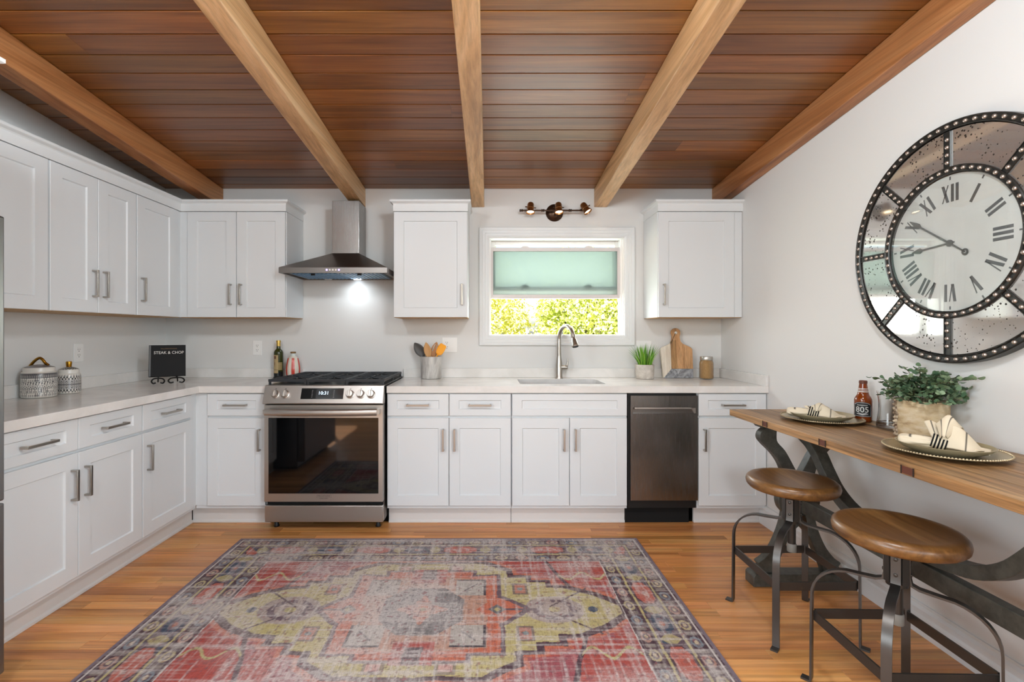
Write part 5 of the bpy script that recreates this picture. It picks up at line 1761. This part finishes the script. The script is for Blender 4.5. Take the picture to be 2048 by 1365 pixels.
for k in range(SPR):
    a = 2 * PI * k / SPR + rnd.uniform(-0.2, 0.2)
    reach = rnd.uniform(0.03, 0.125)
    hgt = rnd.uniform(0.06, 0.135) * (1.15 - reach * 2.5)
    ca, sn = math.cos(a), math.sin(a)
    if ca > 0.25:
        reach = min(reach, 0.085 / max(0.3, ca) * 0.9)
    if abs(sn) > 0.7:
        reach *= 1.2
    z0 = 0.136
    pl = spline([(0.03 * ca, 0.03 * sn, z0), (0.03 * ca + reach * 0.35 * ca, 0.03 * sn + reach * 0.35 * sn, z0 + hgt * 0.75), (0.03 * ca + reach * ca, 0.03 * sn + reach * sn, z0 + hgt)], 7)
    stm = MB().tube(pl, 0.0011, 5).build('sprig', 'stem_green', bp_)
    for i in range(2, len(pl)):
        if k >= SPR:
            break
        P = Vector(pl[i])
        for s in ((0,) if i == len(pl) - 1 else (-1,) if i % 2 else (1,)):
            lf = link('leaf', LEAF[rnd.randrange(3)], stm)
            lf.location = P
            lf.rotation_euler = (rnd.uniform(-0.7, 0.7), rnd.uniform(-0.9, 0.2), a + s * rnd.uniform(0.7, 1.6))
            sc_ = rnd.uniform(0.75, 1.15) * (1.0 if i < len(pl) - 2 else 0.8)
            lf.scale = (sc_, sc_, sc_)
# smaller leaves crowded in the middle of the plant
for mt in ('leaf_a', 'leaf_b', 'leaf_c'):
    mid = MB()
    for i in range(170):
        a = rnd.uniform(0, 2 * PI)
        el = rnd.uniform(0.0, 1.0)
        rr = rnd.uniform(0.75, 1.0)
        x_ = 0.112 * rr * math.cos(a) * math.sqrt(1 - el * el)
        y_ = 0.150 * rr * math.sin(a) * math.sqrt(1 - el * el)
        x_ = min(x_, 0.085)
        M = Matrix.Translation((x_, y_, 0.146 + 0.092 * el * rr)) @ Matrix.Rotation(rnd.uniform(0, 2 * PI), 4, 'Z') @ Matrix.Rotation(rnd.uniform(-1.2, 0.4), 4, 'Y') @ Matrix.Rotation(rnd.uniform(-0.8, 0.8), 4, 'X')
        sc_ = rnd.uniform(0.6, 0.95)
        vs = [M @ Vector((0.013 * sc_ + 0.0125 * sc_ * math.cos(2 * PI * q / 8), 0.0105 * sc_ * math.sin(2 * PI * q / 8), 0)) for q in range(8)]
        mid.add(vs, [tuple(range(8))])
    o = mid.build('inner_foliage', mt, bp_, fix=False)
    o['kind'] = 'stuff'


# ------------------------------------------------------------------ rug: faded medallion carpet, pattern worked out per knot
RGX, RGY, RHX, RHY = -0.300, 2.195, 1.207, 0.762
def vnoise(x, y, seed):
    rs = np.random.RandomState(seed)
    g = rs.rand(64, 64)
    xi = np.floor(x).astype(int); yi = np.floor(y).astype(int)
    fx = x - xi; fy = y - yi
    fx = fx * fx * (3 - 2 * fx); fy = fy * fy * (3 - 2 * fy)
    a = g[xi % 64, yi % 64]; b = g[(xi + 1) % 64, yi % 64]; c = g[xi % 64, (yi + 1) % 64]; d = g[(xi + 1) % 64, (yi + 1) % 64]
    return (a * (1 - fx) + b * fx) * (1 - fy) + (c * (1 - fx) + d * fx) * fy
def fbm(x, y, seed, o=3):
    t_, a, s = 0, 0.5, 0
    for i in range(o):
        t_ = t_ + a * vnoise(x * 2 ** i, y * 2 ** i, seed + i)
        s += a
        a *= 0.55
    return t_ / s
def build_rug():
    nx, ny = 620, 392
    xs = np.linspace(-RHX, RHX, nx); ys = np.linspace(-RHY, RHY, ny)
    X, Y = np.meshgrid(xs, ys, indexing='ij')
    def L(r, g, b):
        return np.array([lin(r), lin(g), lin(b)])
    PLUM, PLUM2, RED, PINK, KH, OR, GR, BLU, PALE, ROSE, TEAL = L(76, 52, 62), L(98, 78, 88), L(166, 66, 56), L(166, 92, 94), L(176, 162, 104), L(186, 96, 66), L(100, 96, 98), L(62, 76, 96), L(196, 188, 182), L(150, 70, 78), L(120, 134, 136)
    # wobble, as woven outlines wander
    wx = X + (fbm(X * 9 + 5, Y * 9 + 9, 3) - 0.5) * 0.02
    wy = Y + (fbm(X * 9 + 25, Y * 9 + 39, 7) - 0.5) * 0.02
    ax, ay = np.abs(wx), np.abs(wy)
    col = np.zeros((nx, ny, 3))
    col[:] = ROSE
    n1 = fbm(X * 7 + 3, Y * 7 + 3, 11)
    def put(mask, c, k=1.0):
        col[mask] = col[mask] * (1 - k) + c * k
    put(n1 > 0.52, RED)
    put((n1 > 0.40) & (n1 < 0.47), PINK)
    # stepped medallion
    STEP = [(0.0, 0.43), (0.27, 0.43), (0.40, 0.345), (0.40, 0.285), (0.49, 0.285), (0.49, 0.235), (0.585, 0.235), (0.585, 0.185), (0.68, 0.175), (0.80, 0.115), (0.905, 0.03), (0.905, 0.0)]
    def hgt(st, a):
        return np.interp(a, [p[0] + 1e-6 * i for i, p in enumerate(st)], [p[1] for p in st], right=-1)
    def grow(st, g):
        return [(p[0] + g, p[1] + g * 0.8) for p in st]
    put(ay < hgt([(0, 0.47)] + grow(STEP, 0.05), ax), OR)
    put(ay < hgt([(0, 0.455)] + grow(STEP, 0.030), ax), PLUM)
    put(ay < hgt(STEP, ax), KH)
    # tribal outline inside the yellow: purple end flowers
    for sx in (-1, 1):
        dx = (X - sx * 0.60)
        d = np.hypot(dx * 1.0, Y * 1.25)
        put(d < 0.135 + 0.03 * (n1 - 0.5), L(150, 132, 140), 0.75)
        put((np.abs(d - 0.085) < 0.016) & (vnoise(X * 60, Y * 60, 5) > 0.35), PLUM2)
        put(d < 0.026, KH)
        put(np.hypot(X - sx * 0.775, Y) < 0.022, BLU)
        for sy in (-1, 1):
            put((np.abs(X - sx * 0.455) < 0.038) & (np.abs(Y - sy * 0.175) < 0.052), PLUM2, 0.8)
            put((np.abs(X - sx * 0.455) < 0.026) & (np.abs(Y - sy * 0.175) < 0.038), L(176, 112, 92))
            put(np.hypot(X - sx * 0.455, Y - sy * 0.175) < 0.014, TEAL)
            put((np.abs(X - sx * 0.135) < 0.042) & (np.abs(Y - sy * 0.385) < 0.035), PLUM2, 0.65)
            put((np.abs(X - sx * 0.135) < 0.027) & (np.abs(Y - sy * 0.385) < 0.022), L(190, 150, 140))
            put(np.abs(Y - sy * (0.02 + 0.16 * (sx * X - 0.58) / 0.2)) + 9 * (np.abs(sx * X - 0.68) > 0.1) < 0.006, PLUM)
    # inner cross
    IN = [(0.0, 0.345), (0.215, 0.345), (0.215, 0.30), (0.345, 0.30), (0.345, 0.10), (0.36, 0.095), (0.465, 0.0)]
    put(ay < hgt([(0, 0.362)] + grow(IN, 0.02), ax), PLUM2)
    put(ay < hgt(IN, ax), OR)
    put((ay < hgt([(0, 0.30), (0.29, 0.27), (0.29, 0.11), (0.30, 0.0)], ax)), L(176, 142, 122), 0.8)
    for sx in (-1, 1):
        put((np.abs(X - sx * 0.35) < 0.105 - np.abs(Y) * 0.9) & (ay < 0.075), OR)
        d = np.abs(X - sx * 0.34) + np.abs(Y)
        put(d < 0.04, GR); put(d < 0.018, KH)
        put((np.abs(Y) < 0.006) & (ax > 0.37) & (ax < 0.54), PLUM2)
        for sy in (-1, 1):
            q = (np.abs(X - sx * 0.215) < 0.075) & (np.abs(Y - sy * 0.19) < 0.075)
            put(q, L(168, 160, 152))
            put(q & ((sx * X - 0.215 > 0.062) | (sy * Y - 0.19 > 0.064)), L(64, 58, 66))
            put((np.abs((X - sx * 0.215) - sy * (Y - sy * 0.19)) < 0.006) & (np.abs(X - sx * 0.215) < 0.03), GR)
    for sy in (-1, 1):
        put((ax < 0.085) & (np.abs(Y - sy * 0.30) < 0.07), RED)
        put((ax < 0.036) & (np.abs(Y - sy * 0.315) < 0.05), PLUM)
    oc = np.maximum(np.maximum(ax / 0.185, ay / 0.185), (ax + ay) / 0.27)
    put((oc < 1) & (vnoise(X * 55, Y * 55, 9) < 0.92), GR)
    th = np.arctan2(Y, X); d0 = np.hypot(X, Y)
    put(d0 < 0.075 + 0.03 * np.cos(4 * th) + 0.012 * np.cos(12 * th), L(190, 118, 92))
    put(np.abs(d0 - 0.05) < 0.008, L(150, 90, 76)); put(d0 < 0.014, KH)
    # corner spandrels
    fx, fy = RHX - 0.302, RHY - 0.285
    sp = (ax > fx - 0.30 + (fy - ay) * 0.35) & (ay > 0.20)
    put(sp, RED)
    ed = np.abs(ax - (fx - 0.30 + (fy - ay) * 0.35))
    put((ed < 0.010) & (ay > 0.19), PLUM)
    cv = np.abs(ay - (0.30 + 0.035 * np.sin(ax * 42)))
    put(sp & (cv < 0.009) & (ax > fx - 0.24), KH)
    # borders, measured from the edge
    e = np.minimum(RHX - np.abs(X), RHY - np.abs(Y))
    along = np.where(RHX - np.abs(X) < RHY - np.abs(Y), Y, X)
    ew = e + (fbm(X * 14, Y * 14, 31) - 0.5) * 0.008
    def band(a, b, c):
        put((ew >= a) & (ew < b), c)
    band(0.0, 0.300, PLUM)
    band(0.294, 0.300, PALE)
    nb = vnoise(X * 38, Y * 38, 17)
    mb_ = (ew > 0.108) & (ew < 0.208)
    put(mb_, PLUM2); put(mb_ & (nb > 0.62), L(120, 104, 112)); put(mb_ & (nb < 0.25), BLU)
    per = 0.50
    ph = (np.mod(along + 0.11, per) - per / 2)
    cart = np.maximum(np.abs(ph) / 0.095, np.abs(ew - 0.158) / 0.042)
    cart = np.maximum(cart, (np.abs(ph) / 0.095 + np.abs(ew - 0.158) / 0.042) / 1.5)
    put(mb_ & (cart < 1.12), PLUM); put(mb_ & (cart < 1.0), L(178, 84, 66))
    put(mb_ & (cart < 0.55) & (nb > 0.5), L(190, 150, 140))
    ph2 = (np.mod(along + 0.11 + per / 2, per) - per / 2)
    dd = np.hypot(ph2 / 0.07, (ew - 0.158) / 0.042)
    put(mb_ & (dd < 1), BLU); put(mb_ & (dd < 0.55), L(128, 120, 126)); put(mb_ & (dd < 0.25), L(176, 112, 92))
    put(mb_ & (np.abs(np.abs(ph) - 0.145) < 0.03) & (np.abs(ew - 0.158) < 0.046 - np.abs(np.abs(ph) - 0.145)), KH, 0.8)
    for c0 in (0.064, 0.258):
        p3 = 0.115
        q = np.mod(along + c0, p3) - p3 / 2
        kk = np.floor((along + c0) / p3).astype(int) % 3
        d = np.hypot(q / 0.036, (ew - c0) / 0.024)
        for i, c in enumerate((L(170, 128, 112), L(112, 124, 134), L(176, 160, 116))):
            put((d < 1) & (kk == i), c)
        put((d < 0.62), PLUM2); put(d < 0.36, L(186, 166, 132))
        put((np.abs(np.abs(q) - 0.052) < 0.006) & (np.abs(ew - c0) < 0.022), L(150, 140, 128), 0.6)
    band(0.095, 0.109, KH); band(0.208, 0.223, KH)
    put((np.abs(ew - 0.1095) < 0.0025) | (np.abs(ew - 0.2075) < 0.0025) | (np.abs(ew - 0.094) < 0.0025) | (np.abs(ew - 0.224) < 0.0025), PLUM)
    put((e > 0.022) & (e < 0.0275), PALE)
    put(e < 0.014, L(126, 112, 122))
    # wear: the pile is rubbed down to the pale foundation in streaks along both thread directions
    w1 = fbm(X * 3.0 + 9, Y * 60 + 2, 41); w2 = fbm(X * 70 + 4, Y * 5 + 8, 47); w3 = fbm(X * 3.3 + 2, Y * 3.6 + 5, 53, 2); w4 = fbm(X * 150, Y * 130, 59, 2)
    wear = np.clip((w3 - 0.42) * 2.6, 0, 1) * 0.62 + np.clip((w1 - 0.48) * 3.0, 0, 1) * 0.6 + np.clip((w2 - 0.5) * 3.0, 0, 1) * 0.55 + 0.03
    wear = np.clip(wear * (0.4 + 1.2 * w4), 0, 0.75) * (e > 0.014)
    base = np.array([lin(196), lin(188), lin(184)])
    col = col * (1 - wear[..., None]) + base * wear[..., None]
    k1 = vnoise(X * 95 + 3, Y * 110 + 7, 67)
    for lo, c in ((0.80, PLUM2), (0.90, PINK)):
        m_ = (k1 > lo) & (e > 0.03)
        col[m_] = col[m_] * 0.6 + c * 0.4
    k2 = vnoise(X * 70 + 13, Y * 42 + 1, 71)
    m_ = (k2 < 0.16) & (e > 0.03)
    col[m_] = col[m_] * 0.7 + GR * 0.3
    grey = col @ np.array([0.3, 0.55, 0.15])
    col = (col * 0.88 + grey[..., None] * 0.12) * 1.14
    col *= (0.86 + 0.30 * vnoise(X * 330, Y * 300, 61))[..., None]
    # surface
    hz = 0.0065 + 0.0012 * vnoise(X * 320, Y * 320, 63) - 0.0015 * np.clip(1 - e / 0.01, 0, 1)
    V = np.stack([X, Y, hz], -1).reshape(-1, 3)
    idx = np.arange(nx * ny).reshape(nx, ny)
    Fq = np.stack([idx[:-1, :-1], idx[1:, :-1], idx[1:, 1:], idx[:-1, 1:]], -1).reshape(-1, 4)
    # skirt to the floor
    rim = np.concatenate([idx[:, 0], idx[-1, 1:], idx[-2::-1, -1], idx[0, -2:0:-1]])
    nb_ = len(rim)
    low = V[rim].copy(); low[:, 2] = 0.0006
    o0 = len(V)
    V = np.concatenate([V, low])
    k = np.arange(nb_)
    S = np.stack([rim[k], k + o0, (k + 1) % nb_ + o0, rim[(k + 1) % nb_]], -1)
    Fq = np.concatenate([Fq, S])
    cc = np.concatenate([col.reshape(-1, 3), np.tile(np.array([lin(90), lin(80), lin(88)]), (nb_, 1))])
    me = bpy.data.meshes.new('rug_pile')
    me.vertices.add(len(V)); me.loops.add(Fq.size); me.polygons.add(len(Fq))
    me.vertices.foreach_set('co', V.ravel())
    me.loops.foreach_set('vertex_index', Fq.ravel().astype(np.int32))
    me.polygons.foreach_set('loop_start', np.arange(0, Fq.size, 4, dtype=np.int32))
    me.update(calc_edges=True)
    a = me.attributes.new('Col', 'FLOAT_COLOR', 'POINT')
    a.data.foreach_set('color', np.concatenate([cc, np.ones((len(cc), 1))], 1).astype(np.float32).ravel())
    m = vcol('rug_wool', 0.95, spec=0.1)
    t = NT(m)
    at = t.n('Attribute', attribute_name='Col')
    th1 = t.noise(t.coords((30, 900, 1)), 1.0, 2)
    th2 = t.noise(t.coords((700, 20, 1)), 1.0, 2)
    c1 = t.mix(1.0, at.outputs['Color'], t.ramp(th1, [(0.35, 0.72), (0.65, 1.12)]), 'MULTIPLY')
    c2 = t.mix(1.0, c1, t.ramp(th2, [(0.35, 0.82), (0.65, 1.1)]), 'MULTIPLY')
    t.l(c2, t.b.inputs['Base Color'])
    t.bump(th1, 0.3, 0.001)
    me.materials.append(m)
    me.validate()
    return me
rug = thing('rug', 'faded red and plum medallion rug on the oak floor', 'rug', (RGX, RGY, 0), R(0.2))
link('pile', build_rug(), rug)
MB().sweep([(-RHX, -RHY), (-RHX, RHY), (RHX, RHY), (RHX, -RHY)], [(-0.004, 0.0008), (-0.0045, 0.004), (-0.001, 0.0068), (0.003, 0.0078), (0.004, 0.0008)], lambda a, b, h: (a, b, h), closed=True).build('bound_edge', 'rug_binding' if 'rug_binding' in MATS else 'book_spine', rug)
